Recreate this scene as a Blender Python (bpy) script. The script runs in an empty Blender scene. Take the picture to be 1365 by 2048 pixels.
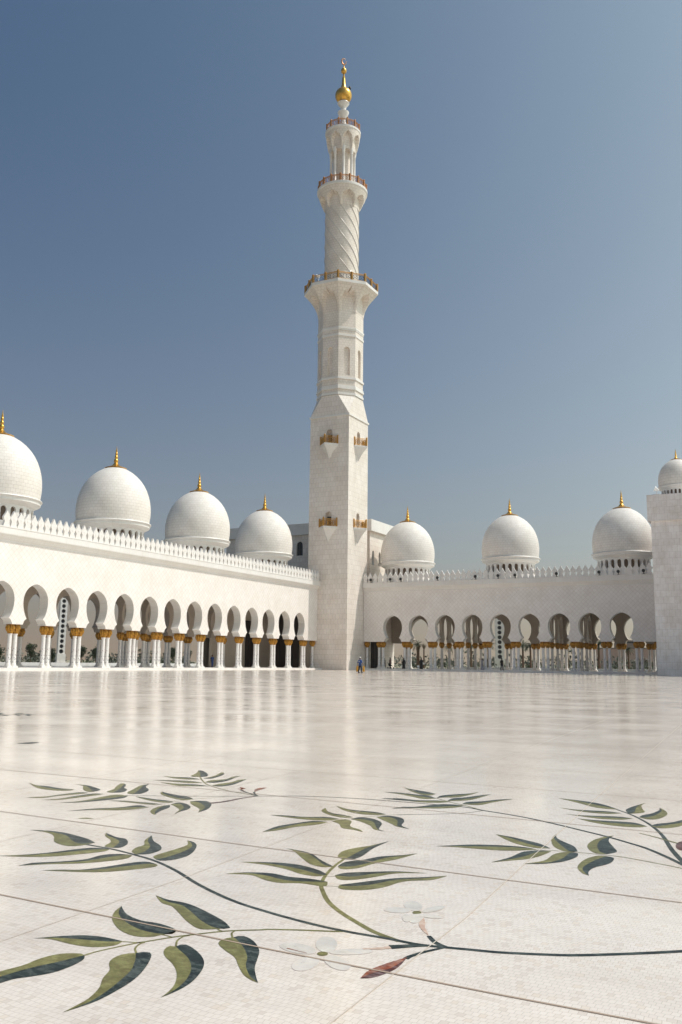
import bpy, bmesh, math, random
from mathutils import Vector, Matrix
random.seed(7)
R = math.radians
S = bpy.context.scene
col = S.collection

# ------------------------------------------------------------------ camera
YAW, PITCH, ROLL, FPX, EYE = 0.47767655, 0.16526188, 0.01151383, 1808.16377, 1.10
fw = Vector((-math.sin(YAW)*math.cos(PITCH), math.cos(YAW)*math.cos(PITCH), math.sin(PITCH)))
r0 = Vector((math.cos(YAW), math.sin(YAW), 0)); u0 = r0.cross(fw)
rt = r0*math.cos(ROLL)+u0*math.sin(ROLL); up = u0*math.cos(ROLL)-r0*math.sin(ROLL)
cam_d = bpy.data.cameras.new('camera'); cam = bpy.data.objects.new('camera', cam_d); col.objects.link(cam)
cam.matrix_world = Matrix(((rt.x, up.x, -fw.x, 0), (rt.y, up.y, -fw.y, 0), (rt.z, up.z, -fw.z, EYE), (0, 0, 0, 1)))
cam_d.sensor_fit = 'VERTICAL'; cam_d.sensor_height = 36; cam_d.sensor_width = 24
cam_d.lens = FPX/2048*36; cam_d.clip_start = 0.05; cam_d.clip_end = 6000
S.camera = cam

# ------------------------------------------------------------------ sky, sun, exposure
SUN = Vector((0.63, 0.34, 1.06)).normalized()
w = bpy.data.worlds.new('World'); S.world = w; w.use_nodes = True
nt = w.node_tree
sky = nt.nodes.new('ShaderNodeTexSky'); sky.sky_type = 'NISHITA'; sky.sun_disc = False
sky.sun_elevation = math.asin(SUN.z); sky.sun_rotation = math.atan2(SUN.x, SUN.y)
sky.altitude = 0; sky.air_density = 1.0; sky.dust_density = 5.0; sky.ozone_density = 6.0
bg = nt.nodes['Background']; BGS = 0.062; bg.inputs['Strength'].default_value = BGS
# desert dust in the air: pale band low on the horizon and a milky brightening towards the sun's side
wn = lambda t, **k: [(n := nt.nodes.new('ShaderNode'+t)), [setattr(n, a, b) for a, b in k.items()]][0]
tc = wn('TexCoord'); sx = wn('SeparateXYZ'); nt.links.new(tc.outputs['Generated'], sx.inputs[0])
def wmath(op, a, b=None):
    n = wn('Math', operation=op)
    for i, q in enumerate((a, b)):
        if q is None: continue
        if isinstance(q, (int, float)): n.inputs[i].default_value = q
        else: nt.links.new(q, n.inputs[i])
    return n.outputs[0]
low = wmath('POWER', 2.71828, wmath('MULTIPLY', wmath('MAXIMUM', sx.outputs[2], 0.0), -1/.20))
dot = wn('VectorMath', operation='DOT_PRODUCT'); nt.links.new(tc.outputs['Generated'], dot.inputs[0]); dot.inputs[1].default_value = (.921, .390, 0)
side = wmath('POWER', wmath('MULTIPLY_ADD', dot.outputs['Value'], .5), 4.0)
side.node.inputs[0].links[0].from_node.inputs[2].default_value = .5
def tint(f, c):
    n = wn('VectorMath', operation='SCALE'); n.inputs[0].default_value = tuple(q/BGS for q in c); nt.links.new(f, n.inputs['Scale']); return n.outputs[0]
def add(a, b):
    n = wn('VectorMath', operation='ADD'); nt.links.new(a, n.inputs[0]); nt.links.new(b, n.inputs[1]); return n.outputs[0]
skyc = wn('VectorMath', operation='MULTIPLY'); nt.links.new(sky.outputs[0], skyc.inputs[0]); skyc.inputs[1].default_value = (.66, .96, 1.02)
nt.links.new(add(skyc.outputs[0], add(tint(low, (.25, .19, .14)), tint(side, (.76, .765, .60)))), bg.inputs[0])
sun_d = bpy.data.lights.new('sun', 'SUN'); sun_d.energy = 2.62; sun_d.angle = R(0.53); sun_d.color = (1, 0.917, 0.845)
sun = bpy.data.objects.new('sun', sun_d); col.objects.link(sun); sun.location = (40, 20, 90)
sun.rotation_euler = SUN.to_track_quat('Z', 'Y').to_euler()
S.view_settings.view_transform = 'Standard'; S.view_settings.look = 'None'
S.view_settings.exposure = 0.33; S.view_settings.gamma = 1
S.render.engine = 'CYCLES'
S.cycles.use_denoising = True; S.cycles.max_bounces = 10; S.cycles.diffuse_bounces = 7

# ------------------------------------------------------------------ material helpers
def mat(name, color=(.8, .8, .8), rough=.5, metal=0, spec=.5):
    m = bpy.data.materials.new(name); m.use_nodes = True
    b = m.node_tree.nodes['Principled BSDF']
    b.inputs['Base Color'].default_value = (*color, 1); b.inputs['Roughness'].default_value = rough
    b.inputs['Metallic'].default_value = metal; b.inputs['Specular IOR Level'].default_value = spec
    return m
def N(m, kind, **kw):
    n = m.node_tree.nodes.new('ShaderNode'+kind)
    for k, v in kw.items():
        if k in n.inputs: n.inputs[k].default_value = v
        else: setattr(n, k, v)
    return n
def L(m, a, b): m.node_tree.links.new(a, b)
def bsdf(m): return m.node_tree.nodes['Principled BSDF']
def ramp(m, fac, stops):
    r = N(m, 'ValToRGB'); e = r.color_ramp.elements
    while len(e) < len(stops): e.new(.5)
    for x, (p, c) in zip(e, stops): x.position = p; x.color = (*c, 1)
    L(m, fac, r.inputs[0]); return r.outputs[0]
def mixc(m, fac, a, b, mode='MIX'):
    n = N(m, 'Mix', data_type='RGBA', blend_type=mode)
    for s, v in ((n.inputs[0], fac), (n.inputs[6], a), (n.inputs[7], b)):
        if isinstance(v, (int, float)): s.default_value = v
        elif isinstance(v, tuple): s.default_value = (*v, 1)
        else: L(m, v, s)
    return n.outputs[2]
def noise(m, vec, scale, detail=3, rough=.55):
    n = N(m, 'TexNoise'); n.inputs['Scale'].default_value = scale; n.inputs['Detail'].default_value = detail
    n.inputs['Roughness'].default_value = rough
    L(m, vec, n.inputs['Vector']); return n.outputs['Fac']
def uvco(m): return N(m, 'TexCoord').outputs['UV']
def objco(m): return N(m, 'TexCoord').outputs['Object']
def mapping(m, vec, rot=(0, 0, 0), scale=(1, 1, 1), loc=(0, 0, 0)):
    n = N(m, 'Mapping'); n.inputs['Rotation'].default_value = rot; n.inputs['Scale'].default_value = scale
    n.inputs['Location'].default_value = loc
    L(m, vec, n.inputs[0]); return n.outputs[0]
def bricks(m, vec, c1, c2, mortar, bw, rh, ms, offset=.5, smooth=.1, bias=0):
    b = N(m, 'TexBrick'); b.offset = offset
    L(m, vec, b.inputs['Vector'])
    b.inputs['Color1'].default_value = (*c1, 1); b.inputs['Color2'].default_value = (*c2, 1); b.inputs['Mortar'].default_value = (*mortar, 1)
    b.inputs['Scale'].default_value = 1; b.inputs['Mortar Size'].default_value = ms; b.inputs['Mortar Smooth'].default_value = smooth
    b.inputs['Brick Width'].default_value = bw; b.inputs['Row Height'].default_value = rh; b.inputs['Bias'].default_value = bias
    return b
def stone(name, c1, c2, mortar, bw, rh, ms=.008, rot=0, offset=.5, rough=.45, stain=.12, ns=.35):
    m = mat(name, c1, rough)
    v = uvco(m)
    if rot: v = mapping(m, v, (0, 0, rot))
    b = bricks(m, v, c1, c2, mortar, bw, rh, ms, offset)
    o = objco(m)
    n1 = noise(m, o, ns, 5, .65); n2 = noise(m, mapping(m, o, scale=(1.5, 1.5, .35)), 1.1, 4)
    t = ramp(m, n1, [(.35, (.80, .755, .70)), (.62, (1, 1, 1))])
    c = mixc(m, stain*3, b.outputs['Color'], t, 'MULTIPLY')
    t2 = ramp(m, n2, [(.3, (.86, .83, .80)), (.55, (1, 1, 1))])
    c = mixc(m, stain*2, c, t2, 'MULTIPLY')
    L(m, c, bsdf(m).inputs['Base Color'])
    bp = N(m, 'Bump'); bp.inputs['Strength'].default_value = .25; bp.inputs['Distance'].default_value = .01
    L(m, b.outputs['Fac'], bp.inputs['Height']); bp.invert = True
    L(m, bp.outputs[0], bsdf(m).inputs['Normal'])
    return m

M = {}
M['wall'] = stone('marble_diamond_tiles', (.89, .845, .795), (.84, .79, .74), (.68, .62, .56), .46, .46, .014, R(45), 0, .42, .10)
M['mason'] = stone('marble_courses', (.86, .795, .725), (.79, .725, .655), (.54, .47, .40), .62, .78, .014, 0, .5, .5, .16)
M['minor'] = stone('marble_small_courses', (.85, .78, .70), (.78, .71, .635), (.52, .45, .375), .5, .42, .014, 0, .5, .5, .18)
M['portal'] = stone('grey_veined_marble_courses', (.88, .84, .82), (.81, .765, .745), (.62, .575, .545), .62, .78, .013, 0, .5, .4, .22, .8)
M['dome'] = stone('dome_marble', (.83, .79, .735), (.775, .735, .68), (.58, .53, .475), .52, .36, .013, 0, .5, .65, .12)
M['trim'] = stone('white_marble_trim', (.81, .785, .745), (.78, .755, .715), (.62, .585, .54), 1.1, 3.0, .008, 0, .5, .45, .10)
M['plain'] = mat('white_marble_plain', (.80, .77, .725), .4)
o = objco(M['plain']); L(M['plain'], ramp(M['plain'], noise(M['plain'], o, 1.3, 5), [(.3, (.73, .69, .645)), (.65, (.82, .79, .75))]), bsdf(M['plain']).inputs['Base Color'])
M['inner'] = stone('shade_toned_interior_marble', (.47, .41, .345), (.44, .38, .32), (.34, .29, .24), 1.1, .9, .008, 0, .5, .6, .12)  # arcade marble again, its colour darkened to stand for the shade inside
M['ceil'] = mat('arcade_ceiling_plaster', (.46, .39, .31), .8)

# column shaft : white marble inlaid with small dark and red flowers on a vine
m = M['shaft'] = mat('inlaid_marble_shaft', (.82, .79, .76), .3)
v = mapping(m, uvco(m), scale=(7.5, 5.0, 1))
vo = N(m, 'TexVoronoi'); vo.inputs['Scale'].default_value = 1; vo.inputs['Randomness'].default_value = .75; L(m, v, vo.inputs['Vector'])
dots = ramp(m, vo.outputs['Distance'], [(.25, (1, 1, 1)), (.33, (0, 0, 0))])
sep = N(m, 'SeparateXYZ'); L(m, uvco(m), sep.inputs[0])
mr = N(m, 'MapRange'); mr.inputs['From Min'].default_value = 2.1; mr.inputs['From Max'].default_value = 3.0
mr.inputs['To Min'].default_value = .95; mr.inputs['To Max'].default_value = .12; L(m, sep.outputs[1], mr.inputs['Value'])
fm = N(m, 'Math', operation='MULTIPLY'); L(m, dots, fm.inputs[0]); L(m, mr.outputs[0], fm.inputs[1])
sc = N(m, 'SeparateColor'); L(m, vo.outputs['Color'], sc.inputs[0])
hue = ramp(m, sc.outputs[0], [(.3, (.05, .06, .05)), (.55, (.28, .07, .05)), (.8, (.10, .10, .16))])
L(m, mixc(m, fm.outputs[0], (.82, .79, .76), hue), bsdf(m).inputs['Base Color'])

def metal(name, c1, c2, rough, sc, bump=.3, metallic=.85):
    m = mat(name, c1, rough, metallic)
    n = noise(m, objco(m), sc, 4)
    L(m, ramp(m, n, [(.35, c2), (.65, c1)]), bsdf(m).inputs['Base Color'])
    bp = N(m, 'Bump'); bp.inputs['Strength'].default_value = bump; bp.inputs['Distance'].default_value = .02
    L(m, n, bp.inputs['Height']); L(m, bp.outputs[0], bsdf(m).inputs['Normal'])
    return m
M['capgold'] = metal('gilded_capital', (.60, .30, .035), (.20, .085, .010), .42, 9, .9, .45)
M['gold'] = metal('polished_gold', (.80, .47, .10), (.62, .33, .05), .30, 3, .1)
M['rail'] = metal('bronze_gold_rail', (.62, .34, .08), (.45, .23, .05), .4, 6, .1, .6)
M['copper'] = metal('coppery_rail', (.56, .27, .10), (.42, .19, .07), .45, 6, .1, .6)
M['darkmetal'] = mat('dark_cast_metal', (.03, .028, .026), .45, .6)
M['brownglass'] = mat('brown_stained_glass', (.12, .075, .045), .25)
M['window'] = mat('dark_window_glass', (.02, .024, .028), .08)
M['woodscreen'] = mat('dark_bronze_door', (.035, .022, .016), .35)
M['black'] = mat('matt_black', (.015, .015, .016), .5)
M['lamp'] = mat('white_lamp_housing', (.8, .8, .78), .35)

# courtyard mosaic
m = M['floor'] = mat('courtyard_mosaic', (.74, .69, .64), .25)
o = objco(m)
wob = N(m, 'TexNoise'); wob.inputs['Scale'].default_value = 3.0; L(m, o, wob.inputs['Vector'])
vm = N(m, 'VectorMath', operation='MULTIPLY_ADD'); L(m, wob.outputs['Color'], vm.inputs[0]); vm.inputs[1].default_value = (.09, .09, 0); L(m, o, vm.inputs[2])
tv = mapping(m, vm.outputs[0], (0, 0, R(3)))
b1 = bricks(m, tv, (.84, .75, .665), (.79, .70, .615), (.61, .525, .445), .026, .030, .0011, .47, .3)
b2 = bricks(m, tv, (0, 0, 0), (1, 1, 1), (.5, .5, .5), .026, .030, 0, .47)
pick = ramp(m, b2.outputs['Color'], [(.90, (1, 1, 1)), (.98, (.92, .90, .885))])
pick2 = ramp(m, b2.outputs['Color'], [(.03, (.94, .90, .85)), (.10, (1, 1, 1))])
c = mixc(m, 1, b1.outputs['Color'], pick, 'MULTIPLY'); c = mixc(m, 1, c, pick2, 'MULTIPLY')
big = ramp(m, noise(m, o, .9, 6, .68), [(.32, (.84, .83, .83)), (.55, (1, 1, 1)), (.75, (1, .985, .96))])
c = mixc(m, .55, c, big, 'MULTIPLY')
huge = ramp(m, noise(m, mapping(m, o, (0, 0, R(-27)), scale=(.25, 1, 1)), .33, 6, .7), [(.38, (.82, .80, .79)), (.52, (1, 1, 1))])
c = mixc(m, .8, c, huge, 'MULTIPLY')
mot = ramp(m, noise(m, mapping(m, o, (0, 0, R(-27)), scale=(.16, .55, 1)), 1.0, 7, .72), [(.40, (.78, .76, .745)), (.54, (1, 1, 1))])
c = mixc(m, .38, c, mot, 'MULTIPLY')
dirt = ramp(m, noise(m, o, 9, 5, .7), [(.62, (1, 1, 1)), (.78, (.88, .80, .72))])
c = mixc(m, .5, c, dirt, 'MULTIPLY')
L(m, c, bsdf(m).inputs['Base Color'])
rr = N(m, 'MapRange'); L(m, noise(m, o, .55, 5, .7), rr.inputs['Value'])
rr.inputs['From Min'].default_value = .35; rr.inputs['From Max'].default_value = .65; rr.inputs['To Min'].default_value = .10; rr.inputs['To Max'].default_value = .21
L(m, rr.outputs[0], bsdf(m).inputs['Roughness'])
bp = N(m, 'Bump'); bp.inputs['Strength'].default_value = .05; bp.inputs['Distance'].default_value = .003
L(m, noise(m, mapping(m, o, (0, 0, R(-27)), scale=(.5, 1, 1)), 1.1, 4), bp.inputs['Height']); L(m, bp.outputs[0], bsdf(m).inputs['Normal'])
M['jdark'] = mat('dark_floor_joint', (.40, .30, .225), .6)
M['jlight'] = mat('pale_brass_joint', (.62, .54, .45), .45)

def inlay(name, c1, c2, vein, rough=.3):
    m = mat(name, c1, rough, 0, .15); o = objco(m)
    n = noise(m, o, 14, 8, .75); n0 = noise(m, o, 2.2, 3); v2 = noise(m, mapping(m, o, (0, 0, .6), scale=(1, 2.6, 1)), 3.2, 9, .7); v3 = noise(m, mapping(m, o, (0, 0, -.9), scale=(1, 3, 1)), 2.2, 7, .65)
    c = ramp(m, n, [(.30, tuple(q*.62 for q in c2)), (.46, c2), (.56, c1), (.72, tuple(min(.9, q*1.35) for q in c1))])
    c = mixc(m, .8, c, ramp(m, n0, [(.35, (.72, .74, .72)), (.65, (1.1, 1.06, 1.0))]), 'MULTIPLY')
    for vv, k in ((v2, .55), (v3, .45)):
        f = ramp(m, vv, [(.475, (0, 0, 0)), (.50, (1, 1, 1)), (.525, (0, 0, 0))])
        fs = N(m, 'Math', operation='MULTIPLY'); L(m, f, fs.inputs[0]); fs.inputs[1].default_value = k
        c = mixc(m, fs.outputs[0], c, vein)
    L(m, c, bsdf(m).inputs['Base Color']); return m
M['d'] = inlay('dark_green_serpentine', (.017, .030, .023), (.007, .013, .011), (.13, .15, .13))
M['o'] = inlay('olive_onyx', (.235, .225, .085), (.165, .155, .05), (.12, .09, .03))
M['r'] = inlay('red_jasper', (.33, .080, .020), (.21, .042, .012), (.4, .3, .25))
M['q'] = inlay('dark_red_jasper', (.09, .020, .012), (.05, .012, .009), (.3, .2, .2))
M['p'] = inlay('pink_marble', (.62, .43, .34), (.56, .38, .30), (.7, .6, .5))
M['w'] = inlay('white_shell_marble', (.72, .66, .605), (.69, .63, .575), (.6, .57, .55))
M['e'] = mat('petal_outline', (.66, .58, .52), .4)

M['sand'] = mat('sandy_ground', (.36, .30, .22), .9)
m = M['sand']; L(m, ramp(m, noise(m, objco(m), .08, 6), [(.4, (.13, .15, .06)), (.5, (.33, .28, .2)), (.65, (.42, .36, .28))]), bsdf(m).inputs['Base Color'])
m = M['water'] = mat('pool_water', (.03, .055, .065), .04)
bp = N(m, 'Bump'); bp.inputs['Strength'].default_value = .15; bp.inputs['Distance'].default_value = .05
L(m, noise(m, mapping(m, objco(m), scale=(1, .3, 1)), 3, 3), bp.inputs['Height']); L(m, bp.outputs[0], bsdf(m).inputs['Normal'])
def leafmat(name, a, b):
    m = mat(name, a, .6); g = N(m, 'NewGeometry')
    L(m, ramp(m, g.outputs['Random Per Island'], [(0, b), (1, a)]), bsdf(m).inputs['Base Color']); return m
M['leaf'] = leafmat('tree_leaves', (.055, .078, .022), (.014, .026, .009))
M['frond'] = leafmat('palm_fronds', (.085, .10, .042), (.026, .038, .016))
M['dryfrond'] = leafmat('tied_palm_fronds', (.20, .155, .085), (.09, .075, .04))
M['farleaf'] = leafmat('far_foliage', (.07, .08, .05), (.04, .05, .03))
M['bark'] = mat('bark', (.13, .085, .05), .9)
m = M['bark']; L(m, ramp(m, noise(m, mapping(m, objco(m), scale=(3, 3, 9)), 1.5, 4), [(.35, (.07, .04, .025)), (.7, (.2, .13, .08))]), bsdf(m).inputs['Base Color'])
M['pinkwall'] = mat('pink_render', (.52, .36, .29), .9)
M['brownwall'] = mat('brown_render', (.24, .19, .16), .9)
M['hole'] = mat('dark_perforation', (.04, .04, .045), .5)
M['skin'] = mat('skin', (.22, .11, .065), .5)
M['cloth_black'] = mat('black_cloth', (.012, .011, .012), .85)
M['cloth_blue'] = mat('blue_work_shirt', (.03, .075, .24), .8)
M['cloth_dark'] = mat('dark_trousers', (.025, .025, .035), .85)
M['cloth_pink'] = mat('faded_pink_shirt', (.36, .23, .22), .85)
M['cloth_grey'] = mat('pale_grey_robe', (.30, .30, .34), .85)
M['cap'] = mat('white_cap', (.75, .73, .7), .8)
M['yellow'] = mat('yellow_plastic', (.72, .36, .02), .4)
M['white_print'] = mat('white_print', (.8, .8, .82), .7)

# ------------------------------------------------------------------ mesh builder
class MB:
    def __init__(s): s.v = []; s.f = []; s.m = []; s.uv = []; s.sm = []
    def vert(s, p): s.v.append(tuple(p)); return len(s.v)-1
    def face(s, pts, mi=0, uv=None, smooth=False):
        i = [s.vert(p) for p in pts]; s.f.append(i); s.m.append(mi); s.sm.append(smooth)
        if uv is None:
            n = Vector((0, 0, 0)); P = [Vector(p) for p in pts]
            for a, b in zip(P, P[1:]+P[:1]): n += a.cross(b)
            if n.length > 1e-12: n.normalize()
            if abs(n.z) > .9: uv = [(p.x, p.y) for p in P]
            else:
                t = Vector((0, 0, 1)).cross(n).normalized(); b_ = n.cross(t)
                uv = [(p.dot(t), p.dot(b_)) for p in P]
        s.uv.append(uv)
    def quadgrid(s, rows, uvs=None, mi=0, smooth=True, closed=False):
        base = len(s.v); nc = len(rows[0])
        for r in rows:
            for p in r: s.v.append(tuple(p))
        cc = nc if closed else nc-1
        for i in range(len(rows)-1):
            for j in range(cc):
                k = (j+1) % nc
                s.f.append([base+i*nc+j, base+i*nc+k, base+(i+1)*nc+k, base+(i+1)*nc+j]); s.m.append(mi); s.sm.append(smooth)
                if uvs:
                    k2 = j+1
                    s.uv.append([uvs(i, j), uvs(i, k2), uvs(i+1, k2), uvs(i+1, j)])
                else: s.uv.append([(0, 0)]*4)
    def box(s, c, d, mi=0, rz=0):
        x, y, z = [q/2 for q in d]; ca, sa = math.cos(rz), math.sin(rz)
        P = [(c[0]+a*x*ca-b*y*sa, c[1]+a*x*sa+b*y*ca, c[2]+e*z) for e in (-1, 1) for a, b in ((-1, -1), (1, -1), (1, 1), (-1, 1))]
        for q in ((0, 3, 2, 1), (4, 5, 6, 7), (0, 1, 5, 4), (1, 2, 6, 5), (2, 3, 7, 6), (3, 0, 4, 7)): s.face([P[i] for i in q], mi)
    def lathe(s, prof, n=32, c=(0, 0), mi=0, smooth=True, a0=0, lobes=0, amp=0, cap=True, ru=None):
        rmax = ru or max(p[0] for p in prof); arc = [0]
        for a, b in zip(prof, prof[1:]): arc.append(arc[-1]+math.dist(a, b))
        rows = []
        for r, z in prof:
            rows.append([(c[0]+r*(1+amp*math.cos(lobes*2*math.pi*j/n))*math.cos(a0+2*math.pi*j/n), c[1]+r*(1+amp*math.cos(lobes*2*math.pi*j/n))*math.sin(a0+2*math.pi*j/n), z) for j in range(n)])
        s.quadgrid(rows, lambda i, j: (rmax*2*math.pi*j/n, prof[0][1]+arc[i]), mi, smooth, True)
        if cap:
            if prof[-1][0] > 1e-4: s.face(rows[-1], mi)
            if prof[0][0] > 1e-4: s.face(rows[0][::-1], mi)
    def tube(s, pts, r, n=6, mi=0, smooth=True, closed=False):
        P = [Vector(p) for p in pts]; rows = []; K = len(P)
        for i, p in enumerate(P):
            if closed: t = P[(i+1) % K]-P[i-1]
            else: t = P[min(i+1, K-1)]-P[max(i-1, 0)]
            t.normalize(); a = t.cross(Vector((0, 0, 1)))
            if a.length < 1e-3: a = Vector((1, 0, 0))
            a.normalize(); b = t.cross(a); rr = r[i] if isinstance(r, (list, tuple)) else r
            rows.append([tuple(p+(a*math.cos(2*math.pi*j/n)+b*math.sin(2*math.pi*j/n))*rr) for j in range(n)])
        if closed: rows.append(rows[0])
        s.quadgrid(rows, None, mi, smooth, True)
        if not closed: s.face(rows[0][::-1], mi); s.face(rows[-1], mi)
    def prism(s, poly, z0, z1, mi=0, top=True, bot=True):
        n = len(poly)
        for i in range(n):
            a, b = poly[i], poly[(i+1) % n]
            s.face([(*a, z0), (*b, z0), (*b, z1), (*a, z1)], mi)
        if top: s.face([(*p, z1) for p in poly], mi)
        if bot: s.face([(*p, z0) for p in poly[::-1]], mi)
    def build(s, name, mats, parent=None, loc=(0, 0, 0)):
        me = bpy.data.meshes.new(name); me.from_pydata(s.v, [], s.f)
        if not isinstance(mats, (list, tuple)): mats = [mats]
        for q in mats: me.materials.append(q)
        me.polygons.foreach_set('material_index', s.m); me.polygons.foreach_set('use_smooth', s.sm)
        ul = me.uv_layers.new(name='UVMap')
        flat = [x for f in s.uv for p in f for x in p]; ul.data.foreach_set('uv', flat)
        me.update()
        if any(s.sm): me.set_sharp_from_angle(angle=R(40))
        o = bpy.data.objects.new(name, me); col.objects.link(o); o.parent = parent; o.location = loc
        return o
def tag(o, label, cat, group=None, kind=None):
    o['label'] = label; o['category'] = cat
    if group: o['group'] = group
    if kind: o['kind'] = kind
    return o
def thing(name, label, cat, loc=(0, 0, 0), rz=0, group=None):
    o = bpy.data.objects.new(name, None); col.objects.link(o); o.location = loc; o.rotation_euler = (0, 0, rz)
    return tag(o, label, cat, group)
def struct(o): o['kind'] = 'structure'; return o
def dup(o, parent=None, loc=None, rz=None):
    c = o.copy(); col.objects.link(c); c.parent = parent
    if loc is not None: c.location = loc
    if rz is not None: c.rotation_euler = (0, 0, rz)
    for ch in list(o.children): dup(ch, c)
    return c

# wall bay with an optional hole: local s along tangent, z up, d inward
class Plane:
    def __init__(s, o, t, n): s.o, s.t, s.n = Vector(o), Vector(t), Vector(n)
    def __call__(s, a, z, d=0): return s.o+s.t*a+Vector((0, 0, z))-s.n*d
def wall_bay(mb, pl, sc_, width, z0, z1, prof, depth, mi=0, ti=0, back=None, backface=False, d0=0):
    """prof: left outline of the hole [(half_width,z)...] bottom to top; may start on the bottom edge"""
    W = width/2; zb = prof[0][1]; zt = prof[-1][1]; opened = abs(zb-z0) < 1e-6
    for sg in (-1, 1):
        for dd, flip in ([(d0, False)]+([(d0+depth, True)] if backface else [])):
            poly = [(W, z0)]
            if not opened: poly += [(0, z0)]
            if not opened and prof[0][0] > 1e-6: poly += [(0, zb)]
            poly += list(prof)
            if prof[-1][0] > 1e-6: poly.append((0, zt))
            poly += [(0, z1), (W, z1)]
            pts = [pl(sc_+sg*a, z, dd) for a, z in poly]
            if (sg < 0) != flip: pts = pts[::-1]
            # keep winding outward (either way shading is two sided)
            mb.face(pts, mi)
        line = list(prof)
        if opened: line = [(W, z0)]+line
        elif prof[0][0] > 1e-6: line = [(0, zb)]+line
        if prof[-1][0] > 1e-6: line.append((0, zt))
        acc = 0
        for (a, z), (a2, z2) in zip(line, line[1:]):
            l = math.dist((a, z), (a2, z2))
            q = [pl(sc_+sg*a, z, d0), pl(sc_+sg*a2, z2, d0), pl(sc_+sg*a2, z2, d0+depth), pl(sc_+sg*a, z, d0+depth)]
            uv = [(acc, 0), (acc+l, 0), (acc+l, depth), (acc, depth)]; acc += l
            if sg > 0: q = q[::-1]; uv = uv[::-1]
            mb.face(q, ti, uv)
    if back is not None:
        pts = [pl(sc_-a, z, d0+depth) for a, z in prof]+[pl(sc_+a, z, d0+depth) for a, z in prof[::-1]]
        mb.face(pts, back)
def arch(hw, zb, zs, zt, n=8, pointed=.0):
    """round or pointed headed opening outline"""
    p = [(hw, zb), (hw, zs)]
    for i in range(1, n+1):
        a = i/n*math.pi/2; p.append((max(0, hw*math.cos(a)), zs+(zt-zs)*math.sin(a)**(1-pointed*.5)))
    return p
# ------------------------------------------------------------------ setting
A_X, B_Y = -68.8, 131.0          # front planes of the two arcades
PZ = 0.27                        # arcade platform height
mb = MB(); mb.face([(-1800, -900, -.06), (1800, -900, -.06), (1800, 2500, -.06), (-1800, 2500, -.06)])
struct(mb.build('ground', M['sand']))
mb = MB()
mb.face([(A_X-13, -60, 0), (60, -60, 0), (60, B_Y+13, 0), (A_X-13, B_Y+13, 0)])
def strip(pts, wd, z, mi):
    for (a, b) in zip(pts, pts[1:]):
        a = Vector((*a, 0)); b = Vector((*b, 0)); n = (b-a).cross(Vector((0, 0, 1))).normalized()*wd/2
        mb.face([(q.x, q.y, z) for q in (a-n, b-n, b+n, a+n)][::-1], mi)
# joints of the mosaic panels: dark ones across, pale ones along
xs = [-40, -7.3, -5.35, -3.4, -1.4, -.5, 12, 30]
for k in range(26):
    y = 3.2+1.62*k
    if k < 2: pts = [[(-8, 3.50), (-3.49, 3.28), (-1.94, 3.20), (-1.0, 3.165), (9, 3.0)], [(-12, 5.28), (-5.35, 4.98), (-3.32, 4.86), (-1.5, 4.78), (9, 4.5)]][k]
    else: pts = [(-45, y+1.45), (15, y-.28)]
    strip(pts, .011 if k < 3 else .008, .0022, 1)
for k in range(-14, 8):
    x = -1.38+1.52*k
    strip([(x+.02, 1.0), (x-.05, 4.0), (x-.33, 8.2), (x-2.2, 40)], .005, .0020, 2)
struct(mb.build('courtyard_floor', [M['floor'], M['jdark'], M['jlight']]))

mb = MB()
mb.box(((A_X+1.0+A_X-11.6)/2, 40, PZ/2-.05), (12.6, 173, PZ+.1))
mb.box((-20, B_Y+4.95, PZ/2-.05), (87, 14.1, PZ+.1))
struct(mb.build('arcade_platform', M['plain']))
mb = MB(); mb.box((-103, 60, -.4), (42, 260, 1.0)); struct(mb.build('reflecting_pool', M['water']))
mb = MB(); mb.box((20, 157, -.4), (164, 20, 1.0)); struct(mb.build('reflecting_pool', M['water']))
mb = MB(); mb.box((-124.6, 60, .2), (1.2, 260, .7)); mb.box((20, 167.6, .2), (164, 1.2, .7)); struct(mb.build('pool_kerb', M['plain']))

# ------------------------------------------------------------------ arcades
Z_IMP, Z_APX, Z_SOF, Z_COR = 4.45, 8.53, 12.45, 13.75
HORSE = [(1.50, 4.45), (1.49, 4.60), (1.42, 4.66), (1.38, 4.80), (1.27, 4.90), (1.07, 5.05), (1.20, 5.20), (1.36, 5.48), (1.50, 5.85), (1.60, 6.25), (1.635, 6.65), (1.61, 7.05), (1.50, 7.45), (1.28, 7.83), (.96, 8.15), (.60, 8.36), (.25, 8.49), (0, Z_APX)]
THK = 1.1
def mesh_shaft():
    b = MB(); b.lathe([(.225, PZ+.42), (.21, 1.6), (.195, 3.42), (.235, 3.46), (.235, 3.52), (.20, 3.56)], 14); return b
def mesh_capital():
    b = MB()
    b.lathe([(.215, 3.55), (.25, 3.60), (.23, 3.66), (.30, 3.74), (.37, 3.87), (.42, 4.03), (.425, 4.18), (.38, 4.30), (.30, 4.375)], 40, lobes=10, amp=.11, cap=False)
    b.lathe([(.215, 3.62), (.33, 3.95), (.34, 4.2)], 14, cap=False)
    b.box((0, 0, 4.41), (.58, .58, .075)); return b
def mesh_base():
    b = MB(); b.box((0, 0, PZ+.085), (.64, .64, .17))
    b.lathe([(.30, PZ+.17), (.315, PZ+.21), (.30, PZ+.26), (.25, PZ+.30), (.27, PZ+.34), (.265, PZ+.38), (.225, PZ+.43)], 16, cap=False); return b
C0 = mesh_shaft().build('column', M['shaft'])
mesh_capital().build('capital', M['capgold'], C0); mesh_base().build('column_base', M['plain'], C0)
c0_used = [False]
def put_col(parent, p):
    if not c0_used[0]: c0_used[0] = True; C0.parent = parent; C0.location = p; return
    dup(C0, parent, p)
mb = MB()
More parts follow.
